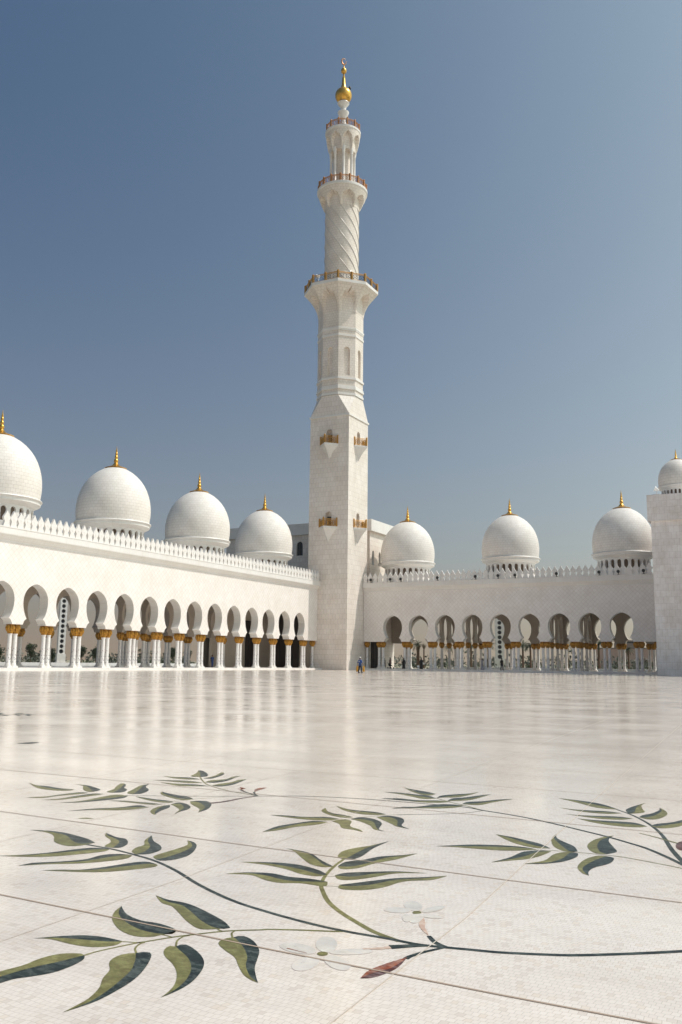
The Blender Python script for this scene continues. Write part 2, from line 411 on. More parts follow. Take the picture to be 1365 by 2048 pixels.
ol = [(.39, 0), (.39, .10), (.37, .16), (.27, .42), (.27, .52), (.41, .80), (.41, .92), (.24, 1.16), (.15, 1.30), (0, 1.60)]
ring_ = [(x, z) for x, z in ol]+[(-x, z) for x, z in ol[::-1][1:]]
for d, fl in ((.12, 1), (-.12, -1)):
    for sg in (1, -1):
        P = [(x*sg, -d, z) for x, z in ([(0, 0)]+ol)]
        mb.face(P if sg*fl < 0 else P[::-1])
for sg in (1, -1):
    for a, b in zip(ol, ol[1:]): mb.face([(a[0]*sg, -.12, a[1]), (b[0]*sg, -.12, b[1]), (b[0]*sg, .12, b[1]), (a[0]*sg, .12, a[1])])
for d in (-.15, .15):     # raised almond on both faces
    am = [(0, .55), (.14, .80), (.13, .90), (0, 1.12)]; am += [(-x, z) for x, z in am[1:3]][::-1]
    ce = (0, d, .82)
    for a, b in zip(am, am[1:]+am[:1]): mb.face([(a[0], d*.8, a[1]), (b[0], d*.8, b[1]), ce])
MERL = mb.build('merlon', M['plain']); merl_used = [False]
def put_merl(parent, p, rz):
    o = MERL if not merl_used[0] else dup(MERL)
    merl_used[0] = True; o.parent = parent; o.location = p; o.rotation_euler = (0, 0, rz)

# one dome, reused
def dome_parts(Rd=4.4):
    k = Rd/4.4
    d = MB()
    pr = [(4.26, 0), (4.33, .5), (4.39, 1.0), (4.40, 1.5), (4.36, 2.05), (4.27, 2.6), (4.10, 3.2), (3.85, 3.8), (3.52, 4.35), (3.12, 4.85), (2.65, 5.3), (2.1, 5.7), (1.5, 6.02), (1.0, 6.22), (.6, 6.35)]
    d.lathe([(a*k, 2.5*k+b*k*1.11) for a, b in pr], 56, cap=False)
    g = MB()
    g.lathe([(a*k, (2.5+b)*k) for a, b in [(3.66, -.85), (3.80, -.72), (4.02, -.58), (4.28, -.46), (4.38, -.38), (4.38, -.10), (4.50, -.06), (4.56, .02), (4.50, .12), (4.30, .16)]], 56, cap=False)
    dr = MB(); n = 24; rD = 3.72*k
    class Cyl:
        def __call__(s, a, z, dd=0):
            th = a/rD; q = rD-dd; return Vector((q*math.cos(th), q*math.sin(th), z))
    wd = 2*math.pi*rD/n
    for i in range(n):
        wall_bay(dr, Cyl(), wd*i, wd, -2.0*k, 1.75*k, arch(.28*k, .05*k, 1.16*k, 1.52*k, 5), .3*k)
    gl = MB(); gl.lathe([(rD-.29*k, -2.0*k), (rD-.29*k, 1.7*k)], 48, cap=False, smooth=True)
    f = MB(); z0 = (2.5+6.95)*k
    f.lathe([(a*k, z0+b*k) for a, b in [(1.22, -.12), (1.34, -.05), (1.10, .05), (.75, .16), (.46, .32), (.27, .55), (.20, .66), (.24, .74), (.28, .90), (.23, 1.06), (.15, 1.14), (.16, 1.20), (.21, 1.34), (.17, 1.48), (.11, 1.56), (.12, 1.62), (.16, 1.74), (.12, 1.88), (.08, 1.95), (.10, 2.04), (.10, 2.14), (.07, 2.26), (.03, 2.5), (.012, 2.75)]], 16, cap=False)
    return d, g, dr, gl, f
def build_dome(parent, p, Rd=4.4):
    d, g, dr, gl, f = dome_parts(Rd)
    o = d.build('dome', M['dome'], parent, p)
    g.build('ring_moulding', M['trim'], o); dr.build('drum', M['plain'], o); gl.build('drum_glazing', M['brownglass'], o); f.build('finial', M['gold'], o)
    return o

def arcade(label, org, t, n, sp, first, count, start, end, domes, cross, closed_from, mer0, mern, DEP, name='arcade'):
    """s runs along t from org; n = outward normal; first = s of the first arch centre"""
    T, Nn = Vector(t), Vector(n); O = Vector(org)
    base = O+T*((start+end)/2); th = thing(name, label, 'arcade', base)
    off = -base
    pl = Plane(O, T, Nn); plb = Plane(O-Nn*(DEP), T, Nn)
    mb = MB()
    ZT = Z_COR-.02
    cs = [first+sp*k for k in range(count)]
    hs = [(a*sp/4.4, z) for a, z in HORSE]
    for c in cs: wall_bay(mb, pl, c, sp, Z_IMP, ZT, hs, THK, 0, 1, None, True)
    lo, hi = cs[0]-sp/2, cs[-1]+sp/2
    for a, b in ((start, lo), (hi, end)):
        if b-a > .02:
            for d in (0, THK): mb.face([pl(a, Z_IMP, d), pl(b, Z_IMP, d), pl(b, ZT, d), pl(a, ZT, d)], 0)
            mb.face([pl(a, Z_IMP, 0), pl(b, Z_IMP, 0), pl(b, Z_IMP, THK), pl(a, Z_IMP, THK)], 1)
    mb.build('front_wall', [M['wall'], M['trim']], th, off)
    mb = MB()
    for i, c in enumerate(cs):
        if closed_from is not None and i >= closed_from:
            for d in (0, THK): mb.face([plb(c-sp/2, PZ, d), plb(c+sp/2, PZ, d), plb(c+sp/2, ZT, d), plb(c-sp/2, ZT, d)], 0)
        else: wall_bay(mb, plb, c, sp, Z_IMP, ZT, hs, THK, 0, 1, None, True)
    for a, b in ((start, lo), (hi, end)):
        if b-a > .02:
            for d in (0, THK): mb.face([plb(a, PZ if closed_from is not None and b > 0 and a >= hi-.1 else Z_IMP, d), plb(b, PZ if closed_from is not None and a >= hi-.1 else Z_IMP, d), plb(b, ZT, d), plb(a, ZT, d)], 0)
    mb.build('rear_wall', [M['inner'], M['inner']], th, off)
    # ceiling and roof
    mb = MB()
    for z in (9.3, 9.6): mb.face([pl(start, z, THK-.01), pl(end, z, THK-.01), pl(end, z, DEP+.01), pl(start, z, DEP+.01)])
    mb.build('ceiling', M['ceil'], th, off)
    mb = MB()
    mb.face([pl(start, ZT-.3, .02), pl(end, ZT-.3, .02), pl(end, ZT-.3, DEP+THK-.02), pl(start, ZT-.3, DEP+THK-.02)])
    mb.build('roof', M['plain'], th, off)
    # cornice: cove and fascia, and the plinth under the merlons
    mb = MB()
    pr = [(0.0, Z_SOF-.12), (.05, Z_SOF-.12), (.05, Z_SOF), (.10, Z_SOF+.05), (.20, Z_SOF+.22), (.36, Z_SOF+.42), (.47, Z_SOF+.52), (.50, Z_SOF+.60), (.50, Z_COR-.12), (.54, Z_COR-.10), (.54, Z_COR), (-.2, Z_COR)]
    for (d1, z1), (d2, z2) in zip(pr, pr[1:]): mb.face([pl(start, z1, -d1), pl(end, z1, -d1), pl(end, z2, -d2), pl(start, z2, -d2)])
    for e in (start, end):
        mb.face([pl(e, z, -d) for d, z in pr])
    mb.build('cornice', M['trim'], th, off)
    for k in range(mern):
        p = pl(mer0+sp/5*k, Z_COR, -.30); put_merl(th, tuple(p-base), math.atan2(Nn.y, Nn.x)+math.pi/2)
    # columns
    def pier(s, d, n2=2):
        for q in ((-.34, .34) if n2 == 2 else (0,)):
            put_col(th, tuple(pl(s+q, 0, d)-base))
    for k in range(count+1):
        s_ = lo+sp*k; pier(s_, THK/2)
        if closed_from is None or k < closed_from: pier(s_, DEP+THK/2)
    # cross arches
    for s_ in cross:
        cw = MB(); pc = Plane(pl(s_-.21, 0, THK), -Nn, -T)
        L_ = DEP-THK; bw = L_/3
        hc = [(a*bw/4.4, z) for a, z in HORSE]
        for q in range(3): wall_bay(cw, pc, bw*(q+.5), bw-.002, Z_IMP, 9.28, hc, .42, 0, 1, None, True)
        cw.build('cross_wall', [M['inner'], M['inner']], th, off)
        for q in (1, 2): pier(s_, THK+bw*q, 1)
    for s_, d in domes: build_dome(th, tuple(pl(s_, Z_COR+.92, d)-base))
    return th, base, off, pl
SPL = 4.41; SPR = 4.37
LA = [66.69+SPL*k for k in range(-2, 13)]
cr = [LA[7]-SPL/2, LA[7]+SPL/2, LA[11]+SPL/2]
left, lb, lo_, lpl = arcade('long sunlit white marble arcade on the left with four domes and gold topped column pairs', (A_X, 0, 0), (0, 1, 0), (1, 0, 0),
    SPL, LA[0], 15, 50, 125.17, [(65.2, 5.0), (82.9, 5.0), (99.9, 5.0), (116.9, 5.0)], cr, 12, 61.9, 72, 8.6)
put_col(left, tuple(lpl(124.75, 0, THK/2)-lb))
mb = MB()   # end wall behind the last bays, with a dark glazed door screen
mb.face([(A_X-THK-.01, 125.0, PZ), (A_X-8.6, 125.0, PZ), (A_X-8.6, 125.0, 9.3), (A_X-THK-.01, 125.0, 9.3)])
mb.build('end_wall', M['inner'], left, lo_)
def door_screen(parent, off, p0, t, n, wd, ht):
    d = MB(); pl = Plane(p0, t, n)
    for k in range(4):
        a = wd*(k/4-.5)+.05; b = wd*((k+1)/4-.5)-.05
        d.face([pl(a, PZ+.05, -.06), pl(b, PZ+.05, -.06), pl(b, ht, -.06), pl(a, ht, -.06)], 1)
    for k in range(5):
        a = wd*(k/4-.5); d.box(pl(a, (PZ+ht)/2+.02, -.08), (.12, .12, ht-PZ), 0)
    d.box(pl(0, ht+.06, -.09), (abs(t[0])*wd+.16, abs(t[1])*wd+.16, .16), 0)
    return d.build('door_screen', [M['darkmetal'], M['woodscreen']], parent, off)
for k in (14,):
    door_screen(left, lo_, (A_X-8.6, LA[k], 0), (0, 1, 0), (1, 0, 0), 3.2, 7.2)
door_screen(left, lo_, (A_X-5.4, 125.0, 0), (1, 0, 0), (0, -1, 0), 4.6, 8.6)

RA = [-58.46+SPR*k for k in range(11)]
crr = [RA[2]-SPR/2, RA[2]+SPR/2, RA[6]-SPR/2, RA[6]+SPR/2]
right, rb, ro_, rpl = arcade('white marble arcade in shade between the minaret and the right hand tower, three domes above', (0, B_Y, 0), (1, 0, 0), (0, -1, 0),
    SPR, RA[0], 9, -63.52, -12.2, [(-58.0, 5.0), (-40.7, 5.0), (-23.7, 5.0)], crr, None, -63.1, 54, 11.0)
for x in (-63.1, -18.9, -18.2): put_col(right, tuple(rpl(x, 0, THK/2)-rb))
door_screen(right, ro_, (-62.0, B_Y+1.6, 0), (1, 0, 0), (0, -1, 0), 1.7, 4.3)

# ------------------------------------------------------------------ minaret
CX, CY, HW = -67.066, 128.687, 3.519
mn = thing('minaret', 'tall white marble minaret with square, octagonal and round stages, gold ball and crescent', 'minaret', (CX, CY, 0))
ZS = 40.35
mb = MB()
faces = [((0, -HW), (1, 0, 0), (0, -1, 0), True), ((HW, 0), (0, 1, 0), (1, 0, 0), True), ((0, HW), (-1, 0, 0), (0, 1, 0), False), ((-HW, 0), (0, -1, 0), (-1, 0, 0), False)]
BAL = [22.35, 35.80]
for (fx, fy), t, n, has in faces:
    pl = Plane((fx, fy, 0), t, n)
    if not has: mb.face([pl(-HW, 0), pl(HW, 0), pl(HW, ZS), pl(-HW, ZS)], 0); continue
    zz = [0, 20.0, 27.0, 33.5, ZS]
    for a, b in zip(zz, zz[1:]):
        bz = [q for q in BAL if a < q < b]
        if bz: wall_bay(mb, pl, 0, HW*2, a, b, arch(.55, bz[0], bz[0]+1.95, bz[0]+2.5, 6), .75, 0, 0, 0)
        else: mb.face([pl(-HW, a), pl(HW, a), pl(HW, b), pl(-HW, b)], 0)
q = HW+.14
mb.prism([(-q, -q), (q, -q), (q, q), (-q, q)], ZS, ZS+.30, 1)
OC = HW*math.tan(math.pi/8)
octv = lambda ap: [(ap/math.cos(math.pi/8)*math.cos(math.pi/8+i*math.pi/4), ap/math.cos(math.pi/8)*math.sin(math.pi/8+i*math.pi/4)) for i in range(8)]
ov = octv(HW); zb, zt = ZS+.30, 44.05
for i in range(4):   # broaches
    a = i*math.pi/2+math.pi/4; c = (HW*(1 if math.cos(a) > 0 else -1), HW*(1 if math.sin(a) > 0 else -1), zb)
    k = int(round((a-math.pi/8)/(math.pi/4))); v1, v2 = ov[(2*i) % 8], ov[(2*i+1) % 8]
    mb.face([c, (*v2, zt), (*v1, zt)], 0)
    w1, w2 = ov[(2*i+1) % 8], ov[(2*i+2) % 8]; a2 = a+math.pi/2
    c2 = (HW*(1 if math.cos(a2) > 0 else -1), HW*(1 if math.sin(a2) > 0 else -1), zb)
    mb.face([c, c2, (*w2, zt), (*w1, zt)], 0)
mb.build('square_shaft', [M['mason'], M['trim']], mn)
for pz in BAL:   # doors in the balcony openings
    for (fx, fy), t, n, has in faces:
        if not has: continue
        d = MB(); pl = Plane((fx, fy, 0), t, n)
        d.face([pl(-.52, pz+.02, .70), pl(.52, pz+.02, .70), pl(.52, pz+1.75, .70), pl(-.52, pz+1.75, .70)])
        for k in (-.5, 0, .5): d.box(pl(k, pz+.9, .66), (.05, .05, 1.7), 1)
        d.build('balcony_door', [M['woodscreen'], M['darkmetal']], mn)

def railing(pts, z, ht, mats, posts=None, closed=False, infill=1.0, pr=.07, name='railing', parent=None, loc=(0, 0, 0), bw=.024, rr=1.0):
    b = MB(); P = [Vector((*p, z)) for p in pts]
    seg = list(zip(P, P[1:]))+([(P[-1], P[0])] if closed else [])
    for a, c in seg:
        for zz, tr in ((.08, .035*rr), (ht*.80, .03*rr), (ht*.93, .045*rr)):
            b.tube([a+Vector((0, 0, zz)), c+Vector((0, 0, zz))], tr, 5)
        Ls = (c-a).length; k = max(1, round(Ls/infill))
        for i in range(k):
            p = a.lerp(c, i/k); q = a.lerp(c, (i+1)/k); m_ = (p+q)/2
            z1, z2 = Vector((0, 0, .1)), Vector((0, 0, ht*.78))
            b.tube([p+z1, q+z2], bw, 4, 1); b.tube([p+z2, q+z1], bw, 4, 1)
            d = (q-p)*.34; zc = Vector((0, 0, ht*.45)); zr = Vector((0, 0, ht*.27))
            b.tube([m_+zc+d*math.cos(u*math.pi/4)+zr*math.sin(u*math.pi/4) for u in range(8)], bw*1.35, 4, 1, closed=True)
            for e in (.25, .5, .75): b.tube([p.lerp(q, e)+z1, p.lerp(q, e)+z2], .013, 4, 1)
    for p in (posts or P):
        p = Vector((p[0], p[1], z))
        b.box(p+Vector((0, 0, ht*.5)), (pr*2, pr*2, ht)); b.lathe([(pr*1.2, z+ht), (pr*1.5, z+ht+.05), (pr*1.2, z+ht+.13), (.0, z+ht+.2)], 8, (p.x, p.y), cap=False)
    return b.build(name, mats, parent, loc)

for (fx, fy), t, n, has in faces:
    if not has: continue
    for pz in BAL:
        pl = Plane((fx, fy, 0), t, n)
        b = MB(); w_ = 1.55; dd = 1.55
        tri = lambda k, z, dz=0: [pl(-w_*k, z), pl(0, z, -dd*k), pl(w_*k, z)]
        lv = [(1.05, pz), (1.05, pz-.22), (.98, pz-.24), (.98, pz-.36), (.80, pz-.62), (.50, pz-1.15), (.24, pz-1.75), (.05, pz-2.35)]
        b.face(tri(*lv[0]))
        for l1, l2 in zip(lv, lv[1:]):
            A1, A2 = tri(*l1), tri(*l2)
            for i in range(2): b.face([A2[i], A2[i+1], A1[i+1], A1[i]], 0)
        bal = b.build('balcony', [M['trim']], mn)
        pp = [pl(-w_, 0, -.06), pl(-w_*.03, 0, -dd*.97), pl(w_, 0, -.06)]
        railing([(p.x, p.y) for p in pp], pz, 1.25, [M['rail'], M['rail']], infill=.6, parent=bal, pr=.10, bw=.034)

def octring(mb, ap, z0, z1, mi=0, top=True): mb.prism(octv(ap), z0, z1, mi, top, True)
mb = MB()
for z0, z1, e in ((44.05, 44.45, .12), (45.0, 45.35, .16), (45.35, 45.65, .08), (46.7, 47.05, .16), (54.05, 54.4, .10), (55.3, 55.6, .13), (55.05, 55.3, .07)): octring(mb, HW+e, z0, z1, 1)
for i in range(8):
    a = i*math.pi/4; n = (math.cos(a), math.sin(a), 0); t = (-math.sin(a), math.cos(a), 0)
    pl = Plane((n[0]*HW, n[1]*HW, 0), t, n)
    mb.face([pl(-OC, 44.0), pl(OC, 44.0), pl(OC, 46.9), pl(-OC, 46.9)], 0)
    wall_bay(mb, pl, 0, OC*2, 46.9, 54.2, arch(.52, 47.4, 51.6, 52.25, 7), .34, 0, 0, 0)
    mb.face([pl(-OC, 54.2), pl(OC, 54.2), pl(OC, 58.8), pl(-OC, 58.8)], 0)
mb.build('octagonal_shaft', [M['minor'], M['trim']], mn)

def corbel(r_in, r_out, z0, z1, ex, polygonal, zin, half=.72, topf=.80, sect=8, cols=24, rows=20, rec=.06):
    b = MB()
    for i in range(sect):
        a0 = i*2*math.pi/sect
        R_ = []
        for j in range(rows+1):
            t = j/rows; row = []
            for k in range(cols+1):
                s_ = -1+2*k/cols; th = s_*math.pi/sect
                hw = half*math.sqrt(max(0, 1-(t/topf)**3.6)) if t < topf else 0
                flare = r_in+rec+(r_out-r_in-rec)*t**ex
                inner = r_in+rec*.2+(r_out-r_in)*.10*t
                e = min(1, max(0, (abs(s_)-hw)/.07+.0)); r = inner+(flare-inner)*e if t < topf+.05 else flare
                if polygonal: r /= math.cos(th)
                row.append((r*math.cos(a0+th), r*math.sin(a0+th), z0+(z1-z0)*t))
            R_.append(row)
        b.quadgrid(R_, lambda p, q_: ((q_/cols+i)*2*math.pi*r_in/sect*1.3, z0+(z1-z0)*p/rows), 0, False)
    return b
cb = corbel(HW, 5.72, 58.3, 62.45, 1.75, True, None)
cb.prism(octv(5.80), 62.45, 62.95, 1)
g1 = cb.build('lower_gallery', [M['minor'], M['trim']], mn)
gp = octv(5.62); gpp = []
for a, b in zip(gp, gp[1:]+gp[:1]): gpp += [a, ((a[0]+b[0])/2, (a[1]+b[1])/2)]
railing(gpp, 62.95, 1.3, [M['rail'], M['darkmetal']], closed=True, infill=1.05, parent=g1, pr=.15, rr=1.5)

mb = MB()
mb.lathe([(2.88, 62.9), (2.88, 78.9)], 48, cap=False)
mb.lathe([(3.02, 62.96), (3.02, 63.4), (2.9, 63.5)], 48, cap=False)
rs = mb.build('round_shaft', [M['minor']], mn)
sp = MB()
for i in range(10):
    pts = []
    for k in range(41):
        th = i*math.pi/5+k/40*(13.2/1.30)/2.9; z = 64.4+13.4*(1-k/40)
        pts.append((2.90*math.cos(th), 2.90*math.sin(th), z))
    sp.tube(pts, .062, 5)
sp.build('spiral_moulding', M['trim'], rs)
cb = corbel(2.9, 4.25, 77.6, 80.75, .80, False, None, .80, .66)
cb.lathe([(4.25, 80.75), (4.34, 80.8), (4.36, 81.2), (4.30, 81.25), (1.0, 81.26)], 48, mi=1, cap=False)
g2 = cb.build('middle_gallery', [M['minor'], M['trim']], mn)
railing([(4.12*math.cos(i*math.pi/8), 4.12*math.sin(i*math.pi/8)) for i in range(16)], 81.25, 1.25, [M['copper'], M['copper']], closed=True, infill=1.0, parent=g2, pr=.13, rr=1.5)
mb = MB(); mb.lathe([(1.42, 81.2), (1.42, 89.0)], 32, cap=False)
for i in range(8):
    a = math.pi/8+i*math.pi/4; n = Vector((math.cos(a), math.sin(a), 0))
lt = mb.build('lantern_core', M['minor'], mn)
for i in range(8):
    a = math.pi/8+.15+i*math.pi/4; c = (2.0*math.cos(a), 2.0*math.sin(a))
    b = MB(); b.lathe([(.34, 81.26), (.34, 81.5), (.26, 81.6), (.235, 85), (.22, 87.6), (.30, 87.7), (.24, 87.8), (.34, 88.2), (.36, 88.5), (.36, 88.9)], 12, c); b.build('lantern_column', M['plain'], mn)
cb = corbel(2.15, 3.02, 88.4, 91.9, .52, False, None, .82, .76)
cb.lathe([(3.02, 91.9), (3.10, 91.95), (3.12, 92.3), (3.04, 92.35), (.3, 92.4)], 40, mi=1, cap=False)
cb.lathe([(.1, 88.42), (2.2, 88.42)], 32, cap=False)
g3 = cb.build('upper_gallery', [M['minor'], M['trim']], mn)
railing([(2.92*math.cos(i*math.pi/6+.2), 2.92*math.sin(i*math.pi/6+.2)) for i in range(12)], 92.35, 1.25, [M['copper'], M['copper']], closed=True, infill=.9, parent=g3, pr=.10, rr=1.4)
mb = MB(); mb.lathe([(.62, 92.3), (.62, 94.2), (.40, 94.8), (.42, 95.1), (.70, 95.6), (.98, 96.25), (1.0, 96.42), (.72, 96.6), (.50, 96.8), (.46, 97.15), (.58, 97.5), (.98, 98.0), (1.04, 98.12), (1.0, 98.25), (.6, 98.45)], 28, cap=False); mb.build('baluster', M['plain'], mn)
mb = MB(); n = 18
mb.lathe([(1.47*math.sin(math.pi*(.08+.9*i/n)), 99.66-1.47*math.cos(math.pi*(.08+.9*i/n))) for i in range(n+1)], 32); mb.build('gold_ball', M['gold'], mn)
mb = MB(); mb.lathe([(.62, 100.95), (.48, 101.3), (.34, 101.9), (.27, 102.9), (.22, 103.2), (.25, 103.3), (.14, 103.4), (.12, 103.95), (.30, 104.05), (.46, 104.25), (.50, 104.5), (.46, 104.75), (.30, 104.98), (.12, 105.1), (.07, 105.3), (.05, 105.75)], 18, cap=False); mb.build('spire', M['gold'], mn)
mb = MB(); pts, rr = [], []
vd = Vector((.68, .73, 0)); 
for k in range(33):
    u = k/32; a = R(50)+u*R(335); rad = .56; pts.append(Vector((0, 0, 106.32))+vd*rad*.72*math.cos(a)+Vector((0, 0, 1))*rad*math.sin(a)); rr.append(.02+.10*math.sin(math.pi*u)**.7)
mb.tube(pts, rr, 8); mb.build('crescent', M['copper'], mn)
# ------------------------------------------------------------------ corner building behind the minaret
cbld = thing('corner_building', 'cream block with arched windows and overhanging parapet behind the minaret', 'building', (-80, 140, 0))
co = (80, -140, 0)
mb = MB(); X0, X1, Y0, Y1, ZB, ZT = -92, -63.6, 133.3, 143.2, 0, 22.6
plF = Plane((0, Y0, 0), (1, 0, 0), (0, -1, 0)); plR = Plane((X1, 0, 0), (0, 1, 0), (1, 0, 0))
wins = [-70.0, -76.9, -83.8]
lo = X0
for wx in wins[::-1]:
    hi = wx+3.45
    if wx == wins[0]: hi = X1
    lo2 = wx-3.45 if wx != wins[-1] else X0
    c = (lo2+hi)/2
    # window bay
    mb.face([plF(lo2, 0), plF(hi, 0), plF(hi, 18.4), plF(lo2, 18.4)], 0)
    half = 3.4
    wall_bay(mb, plF, wx, 6.9, 18.4, ZT, arch(.62, 19.1, 20.6, 21.5, 6, .6), .35, 0, 1, 2)
    if wx == wins[0]: mb.face([plF(wx+3.45, 18.4), plF(X1, 18.4), plF(X1, ZT), plF(wx+3.45, ZT)], 0)
    if wx == wins[-1]: mb.face([plF(X0, 18.4), plF(wx-3.45, 18.4), plF(wx-3.45, ZT), plF(X0, ZT)], 0)
mb.face([plR(Y0, 0), plR(Y1, 0), plR(Y1, 16.6), plR(Y0, 16.6)], 0)
for yy in (134.6, 137.2, 139.8):
    wall_bay(mb, plR, yy, 2.6 if yy > 135.5 else 2.6, 16.6, ZT, arch(.42, 17.1, 18.6, 19.5, 6, .6), .35, 0, 1, 2)
mb.face([plR(141.1, 16.6), plR(Y1, 16.6), plR(Y1, ZT), plR(141.1, ZT)], 0)
mb.face([(X0, Y1, 0), (X1, Y1, 0), (X1, Y1, ZT), (X0, Y1, ZT)], 0); mb.face([(X0, Y0, 0), (X0, Y1, 0), (X0, Y1, ZT), (X0, Y0, ZT)], 0)
mb.build('wall', [M['mason'], M['trim'], M['window']], cbld, co)
mb = MB(); ov_ = .55
mb.prism([(X0, Y0-ov_), (X1+ov_, Y0-ov_), (X1+ov_, Y1+.3), (X0, Y1+.3)], ZT, ZT+1.9)
mb.build('parapet', M['trim'], cbld, co)
mb = MB(); mb.prism([(-90, 150), (-65.4, 150), (-65.4, 158), (-90, 158)], 12, 25.0); mb.build('rear_wing', M['mason'], cbld, co)
for wx in wins:
    b = MB()
    b.box((wx, Y0+.30, 20.15), (1.24, .06, .06)); b.box((wx, Y0+.30, 20.2), (.06, .06, 2.2)); b.build('window_frame', M['darkmetal'], cbld, co)

# ------------------------------------------------------------------ tower at the right edge
tw = thing('portal_tower', 'plain shaded marble entrance tower at the right edge with a small dome on its roof', 'tower', (-6, 115, 0))
to = (6, -115, 0)
mb = MB()
mb.prism([(-16.55, 114.6), (8, 114.6), (8, 142), (-16.55, 142)], 0, 18.6, 0)
mb.build('wall', M['portal'], tw, to)
mb = MB(); mb.prism([(-16.9, 114.25), (8.3, 114.25), (8.3, 142.3), (-16.9, 142.3)], 18.6, 21.85, 0); mb.build('parapet', M['portal'], tw, to)
mb = MB(); mb.prism([(-15.2, 131), (8, 131), (8, 141.6), (-15.2, 141.6)], 21.85, 24.6, 0); mb.build('rear_hall', M['portal'], tw, to)
kd = 2.25/4.4
build_dome(tw, (-13.75+6, 118.4-115, 21.8+.25), 2.25)
ls = thing('loudspeaker', 'pale loudspeaker horn on the roof corner of the right tower', 'loudspeaker', (-15.75, 114.9, 21.86))
mb = MB(); mb.box((0, 0, .06), (.9, .5, .12)); mb.box((0, 0, .4), (.1, .1, .7)); mb.build('bracket', M['lamp'], ls)
mb = MB(); mb.tube([(.25, 0, .62), (.05, -.05, .72), (-.25, -.12, .85)], [.12, .16, .36], 12); mb.build('horn', M['lamp'], ls)

# ------------------------------------------------------------------ lamps on the right parapet, gallery, ball
def floodlight(x, lab):
    t = thing('floodlight', lab, 'floodlight', (x, B_Y-.62, Z_COR+.02), 0, 'round black floodlights along the right parapet')
    b = MB(); b.tube([(0, -.22, .42), (0, -.18, .42), (0, .1, .44)], [.215, .235, .16], 14); b.build('lamp_body', M['black'], t)
    b = MB(); b.box((0, 0, .1), (.08, .06, .24)); b.box((0, 0, .01), (.3, .2, .03)); b.build('stand', M['black'], t)
fl = [(-61.95, 'round black floodlight nearest the minaret, below the nearest right dome'), (-58.55, 'black floodlight under the left half of the dome next to the minaret'), (-56.75, 'black floodlight below the middle of the dome beside the minaret'),
      (-50.6, 'lone black floodlight on the parapet just right of the dome beside the minaret'), (-44.5, 'black floodlight at the left foot of the middle right dome'), (-40.95, 'black floodlight under the left half of the middle right dome'),
      (-38.35, 'black floodlight under the right half of the middle right dome'), (-32.2, 'lone black floodlight on the parapet between the middle and right domes'), (-26.15, 'black floodlight at the left foot of the dome by the right tower'),
      (-23.5, 'black floodlight below the centre of the dome by the right tower'), (-20.1, 'black floodlight closest to the right tower')]
for x, l in fl: floodlight(x, l)
def spot(p, lab):
    t = thing('spotlight', lab, 'spotlight', p, 0, 'white spotlights on the minaret gallery')
    b = MB(); b.lathe([(.08, 0), (.06, 1.2)], 8); b.build('post', M['lamp'], t)
    b = MB(); b.tube([(.2, .2, 1.5), (0, 0, 1.45), (-.25, -.25, 1.4)], [.18, .26, .34], 12); b.build('lamp_head', M['lamp'], t)
gq = Vector((CX, CY, 62.96))
spot(tuple(gq+Vector((-1.9, -4.7, 0))), 'larger white spotlight on the lowest gallery, left of the round shaft')
spot(tuple(gq+Vector((-3.9, -3.5, 0))), 'white spotlight near the left corner of the lowest gallery')
spot(tuple(gq+Vector((3.8, -3.7, 0))), 'white spotlight on the right side of the lowest gallery')
t = thing('warning_light', 'small dark warning light on top of the gold ball', 'warning light', (CX+.95, CY+.55, 100.65))
b = MB(); b.lathe([(.05, 0), (.05, .3)], 8); b.build('stem', M['black'], t)
b = MB(); b.lathe([(.14, .3), (.22, .4), (.22, .7), (.12, .85)], 10); b.build('lamp_head', M['black'], t)

# floor lamps at the feet of the right arcade
fls = [(-57.0, 131.6, 'low white floor lamp left of the first right hand arch'), (-52.9, 142.6, 'white floor lamp on the pool edge right of the walking woman in black'), (-54.3, 131.6, 'low white floor lamp at a column foot between the two walking women'),
       (-48.2, 131.8, 'white floor lamp at the column foot right of the two tied palms'), (-34.9, 131.8, 'bright white floor lamp at the column foot right of the twin palms')]
for x, y, l in fls:
    t = thing('floor_lamp', l, 'lamp', (x, y, PZ), 0, 'low white floor lamps along the right arcade')
    b = MB(); b.lathe([(.24, 0), (.26, .05), (.14, .12), (.12, .2)], 12); b.build('lamp_foot', M['lamp'], t)
    b = MB(); b.tube([(0, .1, .30), (0, -.05, .36), (0, -.2, .44)], [.12, .17, .2], 12); b.build('lamp_head', M['lamp'], t)

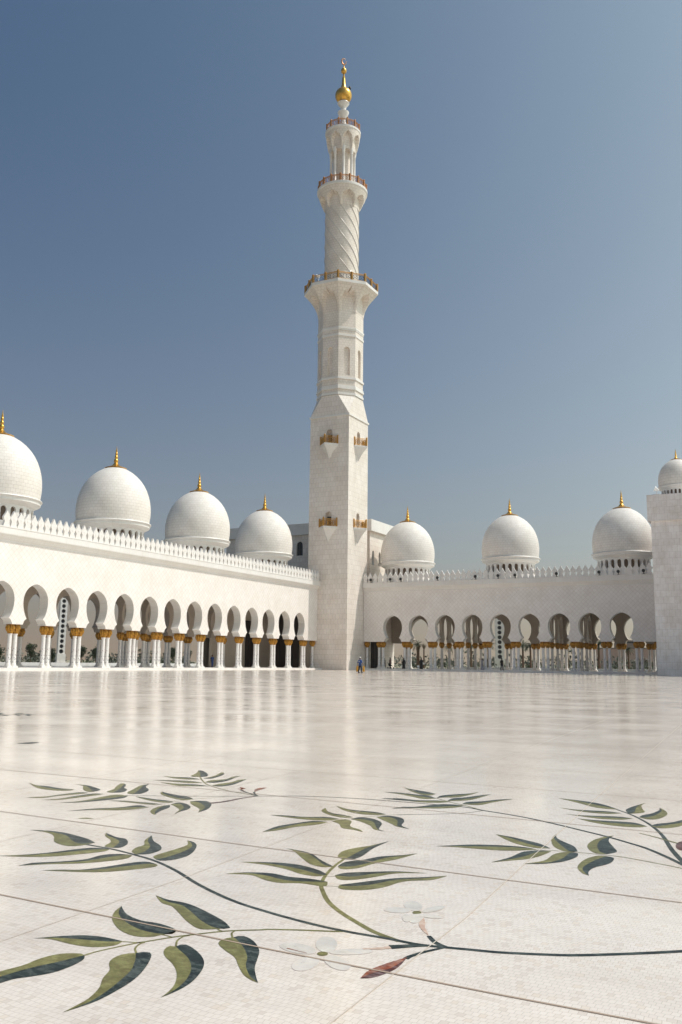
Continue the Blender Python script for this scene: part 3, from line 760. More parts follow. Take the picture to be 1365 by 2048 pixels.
# ------------------------------------------------------------------ perforated light pylons
def pylon(x, y, z, rz, lab, W=1.55, Ht=14.2):
    t = thing('light_pylon', lab, 'pylon', (x, y, z), rz, 'white pylons with round perforations')
    b = MB(); b.prism([(-W*.62, -.75), (W*.62, -.75), (W*.62, .75), (-W*.62, .75)], 0, .5); b.prism([(-W*.56, -.6), (W*.56, -.6), (W*.56, .6), (-W*.56, .6)], .5, 2.0)
    b.build('pedestal', M['plain'], t)
    b = MB(); 
    zz = 2.0
    for i in range(12):
        k = 1-.012*i; h_ = .98
        for d, n in (((0, -.42, 0), -1), ((0, .42, 0), 1)):
            pl = Plane((0, .42*n, 0), (1, 0, 0), (0, n, 0))
            r = .40 if i else .44
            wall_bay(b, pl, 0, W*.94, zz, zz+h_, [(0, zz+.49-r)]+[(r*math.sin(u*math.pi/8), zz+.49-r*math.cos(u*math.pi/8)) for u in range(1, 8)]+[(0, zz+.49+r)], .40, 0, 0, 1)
        for sx in (-1, 1): b.face([(sx*W*.47, -.42, zz), (sx*W*.47, .42, zz), (sx*W*.47, .42, zz+h_), (sx*W*.47, -.42, zz+h_)])
        zz += h_
    b.prism([(-W*.47, -.42), (W*.47, -.42), (W*.47, .42), (-W*.47, .42)], zz, zz+.25)
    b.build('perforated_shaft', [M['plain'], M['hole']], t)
pylon(-131, 134.2, .2, R(62), 'white perforated pylon beyond the pool, framed in a left hand arch', 1.5)
pylon(-56.8, 181, .2, R(20), 'white perforated pylon beyond the right arcade, framed in its fifth arch', 1.95, 14)

# ------------------------------------------------------------------ vegetation
def leaf_quads(mb, c, n, rad, size, hollow=.35, flat=1.0, rnd=random):
    for _ in range(n):
        while True:
            p = Vector((rnd.uniform(-1, 1), rnd.uniform(-1, 1), rnd.uniform(-1, 1)))
            if hollow < p.length < 1: break
        q = Vector(c)+Vector((p.x*rad[0], p.y*rad[1], p.z*rad[2]))
        nrm = (p.normalized()*.7+Vector((rnd.uniform(-1, 1), rnd.uniform(-1, 1), rnd.uniform(-1, 1)))).normalized()
        a = nrm.orthogonal().normalized(); b = nrm.cross(a); s = size*rnd.uniform(.6, 1.3); u = rnd.uniform(0, 6.28)
        a, b = a*math.cos(u)+b*math.sin(u), b*math.cos(u)-a*math.sin(u)
        mb.face([q-a*s, q-b*s*.5, q+a*s, q+b*s*.5])
def round_tree(seed):
    rn = random.Random(seed)
    t = bpy.data.objects.new('round_tree', None); col.objects.link(t)
    b = MB(); b.tube([(0, 0, 0), (.04, 0, .7), (0, .03, 1.3), (.05, 0, 2.2)], [.13, .10, .09, .05], 8)
    for k in range(5):
        a = k*1.26; b.tube([(0, 0, 1.1+.1*k), (.4*math.cos(a), .4*math.sin(a), 1.7+.15*k), (.8*math.cos(a), .8*math.sin(a), 2.2+.2*k)], [.06, .04, .02], 5)
    b.build('trunk', M['bark'], t)
    b = MB()
    for k in range(9):
        a = rn.uniform(0, 6.28); rr_ = rn.uniform(.1, .62); z = rn.uniform(1.5, 3.3)
        leaf_quads(b, (rr_*math.cos(a), rr_*math.sin(a), z), 110, (.62, .62, .58), .15, .2, 1, rn)
    b.build('crown', M['leaf'], t); return t
T0 = [round_tree(11), round_tree(23), round_tree(37)]; used = [0, 0, 0]
def place_tree(i, x, y, s, lab):
    o = T0[i] if not used[i] else dup(T0[i]); used[i] = 1
    o.location = (x, y, .2); o.rotation_euler = (0, 0, random.uniform(0, 6)); o.scale = (s*.9, s*.9, s)
    tag(o, lab, 'tree', 'clipped round trees beyond the left pool')
tl = [(0, -128, 116.0, .95, 'round green tree at the far left edge of the arcade openings'), (1, -129, 124.6, 1.05, 'clipped round tree seen through the leftmost full arch, behind its left column pair'), (2, -130, 128.8, 1.05, 'round tree standing alone in the second left arch opening'),
      (0, -126, 127.0, .8, 'small dark tree touching the left side of the perforated pylon'), (1, -130, 139.0, 1.0, 'round tree just right of the perforated pylon'), (2, -131, 144.2, 1.12, 'widest round tree, in the fourth left arch opening'),
      (0, -134, 156.5, 1.1, 'round tree in the fifth left arch opening between column pairs'), (1, -146, 189, 1.2, 'bushy green tree seen low in the seventh left arch'), (2, -150, 196, 1.15, 'green tree just right of the bushy one in the seventh left arch'), (1, -150, 201, 1.1, 'farthest green tree beside the man in blue')]
for a in tl: place_tree(*a)

def frond_mesh(b, base, az, elev, ln, droop, rn, wid=.42, n=9):
    pts = []; p = Vector(base); e = elev
    for k in range(n+1):
        pts.append(p.copy()); d = Vector((math.cos(az)*math.cos(e), math.sin(az)*math.cos(e), math.sin(e))); p = p+d*ln/n; e -= droop/n
    side = Vector((-math.sin(az), math.cos(az), 0))
    for k in range(n):
        for sg in (-1, 1):
            for h_ in (0, .5):
                q = pts[k].lerp(pts[k+1], h_); d = (pts[k+1]-pts[k]).normalized(); f = (k+h_)/n
                l = wid*(math.sin(math.pi*min(1, .12+f*.95))**.6)*rn.uniform(.8, 1.1)
                tip = q+side*sg*l*.8+d*l*.75-Vector((0, 0, l*.25)); wv = d*.035*2
                b.face([q, q+wv, tip, ])
    for k in range(n): b.face([pts[k]-side*.02, pts[k]+side*.02, pts[k+1]+side*.015, pts[k+1]-side*.015])
def palm(seed, tied=False):
    rn = random.Random(seed)
    t = bpy.data.objects.new('palm_tree', None); col.objects.link(t)
    H_ = 4.5
    b = MB(); prof = []
    for k in range(19): prof.append((.21-.0025*k+(.02 if k % 2 else 0), H_*k/18))
    b.lathe([(.28, 0)]+prof[1:], 10, cap=False); b.build('trunk', M['bark'], t)
    b = MB()
    for k in range(34 if not tied else 22):
        az = rn.uniform(0, 6.28)
        if tied: frond_mesh(b, (0, 0, H_-.1), az, R(rn.uniform(58, 86)), rn.uniform(1.4, 2.0), R(rn.uniform(-5, 25)), rn, .22)
        else: frond_mesh(b, (0, 0, H_-.05), az, R(rn.uniform(-5, 80)), rn.uniform(1.5, 2.1), R(rn.uniform(60, 120)), rn, .40)
    b.build('crown', M['dryfrond'] if tied else M['frond'], t); return t
P0 = [palm(3), palm(8), palm(5, True)]; pu = [0, 0, 0]
pls = [(0, -71.2, 172, 1.02, 'tall palm leaning fronds into the second right arch'), (2, -70.9, 172, .80, 'left one of two small palms with tied up brown fronds'), (2, -69.8, 172, .82, 'right one of two small palms with tied up brown fronds'),
       (1, -65.0, 174, .92, 'green palm behind the double columns of the third right arch'), (0, -60.5, 174, .95, 'green palm behind the fourth right arch columns'), (1, -55.6, 170, 1.05, 'palm with brown trunk close to the left side of the right hand pylon'),
       (0, -49.4, 172, 1.0, 'left palm of the twin palms in the sixth right arch'), (1, -48.2, 173, .98, 'right palm of the twin palms in the sixth right arch'), (0, -40.9, 172, 1.0, 'palm half hidden by columns of the eighth right arch'),
       (1, -35.1, 172, 1.08, 'dark tall palm rising into the gap right of the eighth arch'), (0, -29.8, 172, .82, 'short palm in front of the pink building')]
for i, x, y, s, lab in pls:
    o = P0[i] if not pu[i] else dup(P0[i]); pu[i] = 1
    o.location = (x, y, .2); o.rotation_euler = (0, 0, random.uniform(0, 6)); o.scale = (s, s, s)
    tag(o, lab, 'palm tree', 'palms beyond the right arcade')

b = MB(); rn = random.Random(2)
for k in range(95):     # clipped planting behind the left pool
    y = rn.uniform(95, 215); leaf_quads(b, (-128.5-rn.uniform(0, 9)-(max(0, y-160))*.35, y, .55), 26, (.9, 1.0, .55), .20, .1, 1, rn)
for k in range(70):
    x = rn.uniform(-80, -15); leaf_quads(b, (x, 173+rn.uniform(0, 9), .6), 26, (1.0, .9, .7), .22, .1, 1, rn)
o = b.build('planting', M['leaf']); tag(o, 'low green shrubs along the far edges of the pools', 'shrubs', None, 'stuff')
b = MB()
for k in range(150):
    a = R(rn.uniform(8, 62)); d = rn.uniform(260, 430); h_ = rn.uniform(2.2, 5)
    leaf_quads(b, (-d*math.sin(a), d*math.cos(a), h_*.5), 60, (h_*1.1, h_*1.1, h_*.6), .6, .2, 1, rn)
o = b.build('distant_trees', M['farleaf']); tag(o, 'hazy belt of distant trees behind the arcades', 'trees', None, 'stuff')

# far buildings
t = thing('apartment_building', 'pink rendered low building far beyond the last right arches', 'building', (-68, 402, 0))
b = MB()
pl = Plane((0, -6, 0), (1, 0, 0), (0, -1, 0))
for k in range(6): wall_bay(b, pl, -12+k*4.4, 4.4, 0, 8.2, arch(.7, 2.2, 4.6, 5.2, 4), .3, 0, 0, 1)
b.prism([(-14.2, -5.99), (12.2, -5.99), (12.2, 6), (-14.2, 6)], 0, 8.19, 0); b.build('wall', [M['pinkwall'], M['window']], t)
b = MB(); b.prism([(-14.5, -6.4), (12.5, -6.4), (12.5, 6.3), (-14.5, 6.3)], 8.2, 8.7); b.build('roof', M['brownwall'], t)
t = thing('office_block', 'grey brown stepped block rising behind the pink building', 'building', (-74, 430, 0))
b = MB()
for k in range(4): b.prism([(-6, -4), (6, -4), (6, 4), (-6, 4)], k*3, k*3+2.3, 0); b.prism([(-5.8, -3.8), (5.8, -3.8), (5.8, 3.8), (-5.8, 3.8)], k*3+2.3, k*3+3, 1)
b.build('wall', [M['brownwall'], M['window']], t)
b = MB(); b.prism([(-6.2, -4.2), (6.2, -4.2), (6.2, 4.2), (-6.2, 4.2)], 12.0, 12.6); b.build('roof', M['brownwall'], t)
# ------------------------------------------------------------------ floral inlays in the mosaic floor
def fl_pt(px, py):
    """a point of the traced floral pattern laid down on the floor plane, in metres"""
    d = fw+rt*((px-682.5)/FPX)-up*((py-1024)/FPX); k = -EYE/d.z
    return (d.x*k, d.y*k)
def PT(s): return [fl_pt(*map(float, q.split(','))) for q in s.split()]
def smooth(P, n=6):
    if len(P) < 3: return P
    P2 = [P[0]]+P+[P[-1]]; out = []
    for i in range(1, len(P2)-2):
        a, b, c, d = P2[i-1:i+3]
        for k in range(n):
            t = k/n
            out.append(tuple(.5*((2*b[j])+(-a[j]+c[j])*t+(2*a[j]-5*b[j]+4*c[j]-d[j])*t*t+(-a[j]+3*b[j]-3*c[j]+d[j])*t**3) for j in (0, 1)))
    out.append(P[-1]); return out
def flat(mb, A, B, z, mi):
    """strip-filled area between two curves that share both ends"""
    n = 24
    def res(P):
        Ls = [0]
        for a, b in zip(P, P[1:]): Ls.append(Ls[-1]+math.dist(a, b))
        out = []; j = 0
        for i in range(n+1):
            t = Ls[-1]*i/n
            while j < len(Ls)-2 and Ls[j+1] < t: j += 1
            u = (t-Ls[j])/max(1e-9, Ls[j+1]-Ls[j]); out.append((P[j][0]+(P[j+1][0]-P[j][0])*u, P[j][1]+(P[j+1][1]-P[j][1])*u))
        return out
    A, B = res(A), res(B)
    for i in range(n):
        q = [A[i], A[i+1], B[i+1], B[i]]
        ar = sum(q[k][0]*q[(k+1) % 4][1]-q[(k+1) % 4][0]*q[k][1] for k in range(4))
        if ar < 0: q = q[::-1]
        if i == 0: q = [p for k, p in enumerate(q) if p != q[k-1]]
        if i == n-1: q = [p for k, p in enumerate(q) if p != q[k-1]]
        if len(q) > 2: mb.face([(*p, z) for p in q], mi)
def leaf(par, c, s, name='leaf'):
    """c: colours of first and second half; s: base | tip | first edge | middle | second edge"""
    b, t, a, m_, e = [PT(q) for q in s.split('|')]
    A, Mi, E_ = [smooth(b+q+t) for q in (a, m_, e)]
    mb = MB(); flat(mb, A, Mi, .0012, 0); flat(mb, Mi, E_, .0012, 1)
    return mb.build(name, [M[c[0]], M[c[1]]], par)
def stem(par, c, s, w0, w1=None, z=.0009, name='stem'):
    P = smooth(PT(s), 8); n = len(P); w1 = w1 or w0; mb = MB(); Lf, Rt = [], []
    for i, p in enumerate(P):
        a, b = P[max(0, i-1)], P[min(n-1, i+1)]; l = math.dist(a, b) or 1; nx, ny = -(b[1]-a[1])/l, (b[0]-a[0])/l
        w = (w0+(w1-w0)*i/(n-1))*.42; Lf.append((p[0]+nx*w, p[1]+ny*w, z)); Rt.append((p[0]-nx*w, p[1]-ny*w, z))
    for i in range(n-1): mb.face([Rt[i], Rt[i+1], Lf[i+1], Lf[i]])
    return mb.build(name, M[c], par)
def blob(par, c, cx, cy, rx, ry, rot=0, z=.0010, name='petal', pinch=0, outline=True):
    P = []
    for k in range(28):
        a = 2*math.pi*k/28; x, y = rx*math.cos(a), ry*math.sin(a)*(1-pinch*math.cos(a))
        P.append(fl_pt(cx+x*math.cos(rot)-y*math.sin(rot), cy+x*math.sin(rot)+y*math.cos(rot)))
    mb = MB(); q = P
    ctr = (sum(p[0] for p in q)/28, sum(p[1] for p in q)/28)
    ar = sum(q[k][0]*q[(k+1) % 28][1]-q[(k+1) % 28][0]*q[k][1] for k in range(28))
    if ar < 0: q = q[::-1]
    inn = [(ctr[0]+(p[0]-ctr[0])*.965, ctr[1]+(p[1]-ctr[1])*.965) for p in q]
    mb.face([(*p, z) for p in inn], 0)
    for k in range(28): mb.face([(*q[k], z), (*q[(k+1) % 28], z), (*inn[(k+1) % 28], z), (*inn[k], z)], 1 if outline else 0)
    return mb.build(name, [M[c], M['e']], par)
def inl(label): return thing('floral_inlay', label, 'floor inlay', (0, 0, 0), 0, 'floral inlays in the courtyard floor')

t = inl('largest olive stemmed leaf spray inlaid at the bottom left corner of the floor')
stem(t, 'o', '690,1862.5 669,1863 605,1860.5 540,1859 520,1860 458,1862 399,1868 350,1874 301,1882 270,1887 200,1902 169,1911', .022, .012)
for s in ('283,1886 262,1884.5 246,1883.5', '290,1885 279,1889 271,1897 273,1906', '380,1871 366,1874 355,1882 352.5,1893', '470,1862 464,1867 465.5,1875', '446,1863 440,1861 436,1858.5', '345,1875 336,1872 326,1870'): stem(t, 'o', s, .010)
leaf(t, 'od', '169,1911|-95,1992|162,1907.5 122,1908 82,1917 47,1931 0,1943.5 -50,1962|117,1924 59,1937 0,1954.5 -50,1974|168,1919 145,1932 105,1946 59,1954 30,1958 0,1967 -50,1983')
leaf(t, 'do', '246,1883|68,1877|211,1875 169,1871 117,1873|216,1883.5 164,1879.5 117,1876|230,1891 188,1894.5 145,1889 101,1878.5')
leaf(t, 'do', '353.5,1861|244,1812|343,1855 317,1847 282,1841 256,1830 246,1818|345,1868 312.5,1867 277,1858 249,1842 238,1828 240,1818|324,1870 303,1874 270,1872.5 240,1860 225,1840 229,1824.5 239,1816')
leaf(t, 'do', '461,1856|312,1791|448.5,1843 418,1826 387.5,1811.6 364,1804.5 338,1800|446,1858 425,1854 402,1841 380.5,1822 362,1810 336,1804|430,1858.5 399,1858 373.5,1842 357,1824.5 343,1812 324,1806')
leaf(t, 'od', '272,1906.5|125.5,2025.5|246,1909 225,1918 218.5,1927.6 220,1940.5 206,1957 199,1975.7 178,1997 150,2013|271,1919.5 262.6,1940.5 239,1963 211,1985 176,2006|293,1904 303.6,1910 293,1933.5 269.6,1959 230,1984 187.5,2005')
leaf(t, 'od', '352,1893.6|321,1996|338,1892.5 328,1902 331,1913.6 346.5,1929 354,1947.5 350,1968.6 336,1985|359.4,1900.7 377,1917 383,1938 373.5,1959 352,1979|369,1888.5 392,1900.7 407.5,1919.4 406,1938 387.5,1961.6 359.4,1980')
leaf(t, 'od', '467,1875|516.5,1966|448.5,1878 437,1886.6 448.5,1899.5 469.6,1914.7 478,1933.5 488,1950 502,1960|474,1879.6 488,1896 495,1914.7 492,1931 500,1952|486,1872 507,1882 519,1900.7 515,1919.4 510,1936 513,1954.6')

t = inl('dark stemmed leaf spray at the left whose long stem sweeps right across the foreground')
stem(t, 'd', '167,1688 225.6,1698.6 269.6,1709.7 310.6,1722 351.6,1741 400,1770.4 465,1801 540,1825.4 628,1849 698,1864 774,1877 836,1889 891.6,1895 940,1899.5 1000,1905 1091,1909.4 1158,1910.7 1267,1907.5 1365,1902.7 1440,1897', .024, .036, .0010)
leaf(t, 'do', '190.5,1685.4|60,1660|176,1678 152,1671 126,1665 94,1661.4|164,1688 146.5,1682.5 132,1671 99.6,1664|164,1691 135,1692 110,1684 108,1672 94,1665')
leaf(t, 'do', '220,1698.6|-4,1712|190,1695.7 152,1698.6 111,1704 58.6,1709|182,1699.5 132,1704.5 58.6,1710.3|208,1703 164,1708 111,1712.7 58.6,1713.8')
leaf(t, 'do', '265,1711|36.6,1731.7|240,1708 205,1710.3 170,1719 117,1723.5 67,1726|249,1709.7 205,1716.8 164,1723 117,1725.6|252,1717.7 205,1723.5 158,1727 97,1728.5')
leaf(t, 'do', '315,1729.4|83.5,1741|293,1723.5 258,1726.4 217,1733 164,1739.6 123,1739.6|296,1728 249,1733 199,1739 152,1741|310.6,1733.8 264,1739.6 211,1744 158,1744')
leaf(t, 'do', '225.6,1695.7|212.5,1666|243,1695 256,1687 252,1678 234,1674.6 220,1669|234,1690 239,1682.5 228.6,1676.6 217,1672|209.5,1692.7 221,1685.4 221,1679.6 211,1672')
leaf(t, 'do', '272.5,1709|304,1671|299,1708 322,1700 321,1691 308,1682.5|290,1703 301,1692.7 296,1682.5 299.5,1675|264,1703 272.5,1695.7 288.6,1690 290,1681')
leaf(t, 'do', '310.6,1717.7|375,1681.5|322,1721.5 351.6,1719 381,1709 394,1692.7 387,1684|325,1716.8 360.4,1706 384,1694 381,1684|307.7,1712.7 322,1707.4 351.6,1698.6 375,1690')

t = inl('symmetrical olive stemmed leaf spray in the middle of the foreground floor')
stem(t, 'o', '688,1718.5 667.6,1734 650,1753 643.5,1770 645.5,1781 657,1803 681,1824 716,1846 751,1865 800,1883', .020, .034)
stem(t, 'o', '650,1753 670,1753', .006); stem(t, 'o', '644,1772 680,1773', .006)
leaf(t, 'do', '667.6,1733|573,1697|643.5,1721 623,1707.5 595,1700.6|650,1730.6 633,1718.5 616,1707.5 592,1701|650,1734.7 623,1729 605.6,1717 588,1702')
leaf(t, 'do', '654,1749|481.6,1724|636.6,1740 602,1730.6 564,1726 519.5,1724.4|643.5,1750 602,1739 561,1730.6 516,1725.4|636.6,1753 602,1748 574.6,1739 533,1730')
leaf(t, 'do', '655.5,1764|450.7,1748|623,1758 578,1753.7 543.6,1746.8 492,1745|643.5,1764 602,1763 568,1760 526,1750 481.6,1746|650,1773 602,1766.7 561,1766 530,1760 502,1750')
leaf(t, 'od', '686.5,1718|778.5,1682.7|676,1714 685,1703 712,1696 740,1691.7|695,1716 716,1704.8 740,1693.7|705.5,1719 726,1711.6 747,1697')
leaf(t, 'do', '676,1733|835.6,1707|691.7,1724 726,1720 760.5,1713.4 802,1710.6|705.5,1733 740,1725.4 767.4,1716.8 802,1712|685,1738.5 716,1736.4 750,1727 795,1718.5')
leaf(t, 'do', '670,1751|857,1746.8|691.7,1746 740,1744 795,1743|705.5,1753.7 747,1748 802,1744.4|678,1759 705.5,1760 747,1754.7 795,1746.8')
leaf(t, 'do', '679.6,1770|895,1752|705.5,1766.7 747,1761.6 795,1756.4 843,1755|691.7,1772.6 740,1770 791.5,1760 843,1757|679.6,1777.8 722.7,1780.5 767,1775 809,1763 864,1760')

t = inl('two white star flowers and a red bud inlaid beside the long dark stem')
f = bpy.data.objects.new('flower', None); col.objects.link(f); f.parent = t
blob(f, 'w', 653.7, 1889, 22, 16, 0); blob(f, 'w', 597, 1897, 38, 10, .16, .00112); blob(f, 'w', 612, 1928, 29, 13, -.25, .00118)
blob(f, 'w', 675, 1926, 28, 13, .35, .00124); blob(f, 'w', 703, 1904, 44, 6, -.03, .00115)
blob(f, 'o', 645.5, 1908, 11, 4, 0, .00150, 'flower_centre', 0, False); stem(f, 'r', '574,1897 594,1902 614,1907', .010, .005, .00140, 'petal_vein')
stem(t, 'p', '726,1898.5 752,1897.5 782,1895.5', .020, .034, .00140, 'flower_tube'); stem(t, 'd', '781,1894.5 836,1891.5 862,1892', .060, .02, .00124)
f = bpy.data.objects.new('flower', None); col.objects.link(f); f.parent = t
blob(f, 'w', 827, 1812, 19, 10, .2); blob(f, 'w', 795, 1820.5, 27, 5.5, .05, .00112); blob(f, 'w', 868, 1818.5, 24, 5, -.2, .00118)
blob(f, 'w', 862, 1833, 24, 3.4, .12, .00124); blob(f, 'w', 833, 1837, 15, 9, -.3, .00115); blob(f, 'w', 813, 1836, 9, 8, .6, .00121)
blob(f, 'o', 834.5, 1825.4, 9, 3, 0, .00150, 'flower_centre', 0, False)
leaf(t, 'pp', '858.5,1872|848,1836|846,1862 838,1848|850,1862 844,1848|855,1864 850.5,1855 851,1845', 'flower_tube')
stem(t, 'd', '858,1872 871,1885 892,1895', .022, .034)
stem(t, 'd', '886,1896 848,1904.5 821,1913 812,1918', .022, .030)
leaf(t, 'rq', '815,1915|721,1957|795,1920.6 763,1931 736,1942.6|798,1928 774,1939.7 745,1947|798,1934 774,1947 745,1956', 'bud')

t = inl('leaf spray on a thin stem at the right, pointing left, crossed by a pale joint')
stem(t, 'o', '1060,1699 1103,1701 1157,1705 1214,1710.5 1250,1715 1310,1726 1365,1737 1430,1752', .008, .016)
leaf(t, 'do', '1074,1699|871.4,1692.6|1045.7,1694 997,1690.6 945.7,1689.4 903,1691|1031,1695 974,1693.4 917,1693|1045.7,1701 1003,1701 946,1697 903,1693.7')
leaf(t, 'do', '1101.4,1697|992,1668.6|1083,1688.6 1054,1681 1023,1674|1083,1694 1054,1687 1026,1678|1071,1696 1037,1688.6 1011,1678.6')
leaf(t, 'do', '1103,1703|982,1725|1077,1701 1046,1704 1020,1715|1077,1704 1048.6,1713 1014,1720|1083,1711.4 1057,1718 1020,1721.4')
leaf(t, 'do', '1156,1703|1114,1668|1148.6,1693 1128.6,1684 1114,1675.7|1140,1703 1125.7,1693 1108.6,1677|1128.6,1702 1108.6,1693 1103,1680 1108.6,1672')
leaf(t, 'od', '1156.6,1707|1046,1728|1134,1704 1108.6,1708.6 1088.6,1721.4|1141,1705.7 1125.7,1717 1097,1725|1154,1714 1128.6,1723 1088.6,1727.7')
leaf(t, 'od', '1214,1708.6|1228.6,1671.5|1188.6,1705.7 1175,1693 1185.7,1681.4 1208.6,1674|1200,1703 1195,1690 1203,1680 1217,1675|1234,1704 1228.6,1695.7 1218.6,1684 1220,1676')
leaf(t, 'od', '1215.7,1713|1178.6,1751.4|1197,1711.4 1171.4,1718.6 1155.7,1733 1164,1745.7|1208.6,1714 1185.7,1723 1166,1735.7 1171.4,1747|1228.6,1717 1220,1727 1188.6,1735.7 1177.7,1744')

t = inl('narrow leaved spray in the upper middle right with a long thin stem running both ways')
stem(t, 'd', '517,1592.3 560,1592.2 604,1592.4 686,1595.6 760,1600.4 868.7,1609 930,1614.4 967,1621 1040,1633 1100,1645.6 1170,1662.5 1212.6,1673 1255,1685 1300,1699.4 1365,1729 1420,1760', .014, .036, .00145)
stem(t, 'o', '872,1596 903.6,1605 930,1611 967,1621', .012, .016); stem(t, 'd', '795,1630 883,1628 934,1625.6 965,1621.5', .010)
for s in ('872,1588|807,1574|856,1584 838,1581 817.4,1577.4|852,1588 832,1584|860.5,1591 842,1589 821.5,1582', '873,1597|769,1584|858.5,1592 832,1589 801,1585.6|852,1594.5 821.5,1590|848,1598 827.7,1594 801,1588.7',
          '901.5,1603|762,1597|873,1601 836,1600.6 799,1597|873,1602.7 821.5,1602|883,1605.5 842,1604.7 801,1600', '927,1611|783.6,1617.4|903.6,1609 875,1609 832,1613.7 805,1614|893,1613 842,1615.4|914,1615 879,1617 832,1616.4',
          '874,1596|958.6,1583.6|883,1591.4 907.7,1589 940.5,1587|903.6,1592 934,1589|887,1595 916,1594.5 944.6,1588.7', '895,1602|982.6,1588.7|905.6,1597 930,1595 961,1590.8|924,1599 950.8,1595|912,1602 940.5,1600 965,1594',
          '925,1608|1028.7,1598|936,1604 965,1602.7 996,1599.4|955,1606.8 985.6,1602.7|934,1609 961,1610 990,1604'): leaf(t, 'do', s)

t = inl('leaf spray at the far right edge with a curved dark stem and a red bud')
stem(t, 'd', '1234,1619 1263,1629.5 1290,1643 1311.6,1657.7 1327,1673 1337,1688.7 1347,1703 1365,1722 1400,1752', .018, .042, .00105)
stem(t, 'o', '1278.6,1666.4 1310,1674 1352,1685.8 1362,1688', .010, .035, .00140); blob(t, 'q', 1366, 1692, 14, 9, 0, .00155, 'bud', 0, False)
for c, s in (('do', '1236,1619|1117.5,1596.5|1216.5,1612 1193,1606 1158,1601|1208.7,1613 1177.7,1606.6 1148.5,1601|1216.5,1618 1187,1614 1158,1606'), ('do', '1243.7,1626.6|1118.4,1615|1216.5,1623 1181.5,1621 1148.5,1619|1206.8,1624.6 1168,1622|1220,1627.8 1183.5,1625.6 1148.5,1620.8'),
             ('do', '1266,1637|1129,1627.6|1236,1633.4 1197,1632 1158,1630.5|1226,1635.7 1177.7,1632.8|1243.7,1639.4 1205,1637.9 1168,1633.4'), ('do', '1295,1653|1155,1637|1271,1646 1236,1643 1193,1640.6|1265,1649 1226,1646 1187,1641.7|1274.7,1654.7 1232,1651.8 1187,1645'),
             ('do', '1259,1627.6|1292,1605.5|1252,1620.8 1261,1615 1278.6,1609.7|1269,1624.7 1273,1616 1280.5,1610|1289,1625 1285.4,1618 1283.5,1611'), ('do', '1278.6,1634.4|1319.4,1615.5|1286,1630.5 1304,1627 1318.4,1620.8|1294,1635 1313.5,1629.5 1324,1621.7|1296,1638.8 1317.4,1637.9 1335,1629.5 1331,1621.7'),
             ('do', '1302,1651.8|1425,1622|1313.5,1648 1342.7,1645 1365,1640 1395,1632|1313.5,1652.8 1342.7,1649 1365,1645 1395,1634|1319,1656.7 1342.7,1655.7 1365,1651 1400,1636')): leaf(t, c, s)

t = inl('small leaf spray in the upper centre without a main stem, one leaf plain olive')
stem(t, 'o', '662,1642 693,1638.5 722,1635 754,1632 791,1629.6 830,1629', .007)
for c, s in (('do', '679,1638|540.5,1630|650.7,1634 608.5,1634 571,1631|639,1636 592,1634.5|655,1641 611,1639 573,1634.5'), ('do', '656.5,1644|525,1664|627,1642 592,1646.7 554.5,1653|622.5,1645 580,1651.4|636.6,1649 592,1654 554.5,1661'),
             ('do', '707,1634.5|651.4,1616|688,1630 667,1626.8 655,1622|686,1631.5 660,1626.8|688,1635.5 660,1630 643.6,1622'), ('do', '772.6,1628.7|672.5,1611.6|753.8,1624.5 725.7,1621.7 697.5,1618.6|735,1625 702,1621|756,1630 721,1628 688,1620.5'),
             ('oo', '664.7,1643|726,1664|683.5,1639 703.4,1642 701,1652.6 721,1659.6|688,1646.7 695,1653.8 714,1659.6|678.8,1648 684.7,1656 709,1660'), ('do', '702,1638.5|771.4,1662.7|721,1634.5 749,1638.5 764.4,1646.7 758.5,1658.5|725.7,1639 746.8,1644.4 752.6,1653.8 758.5,1660.8|721,1643 741,1651.4 749,1659'),
             ('do', '753.8,1634.5|820.6,1658.5|777,1631.5 803,1636 809,1643 804,1651.4|777,1634.5 795,1641 795,1651.4 805,1655|768,1641 784,1648 793.7,1653')): leaf(t, c, s)

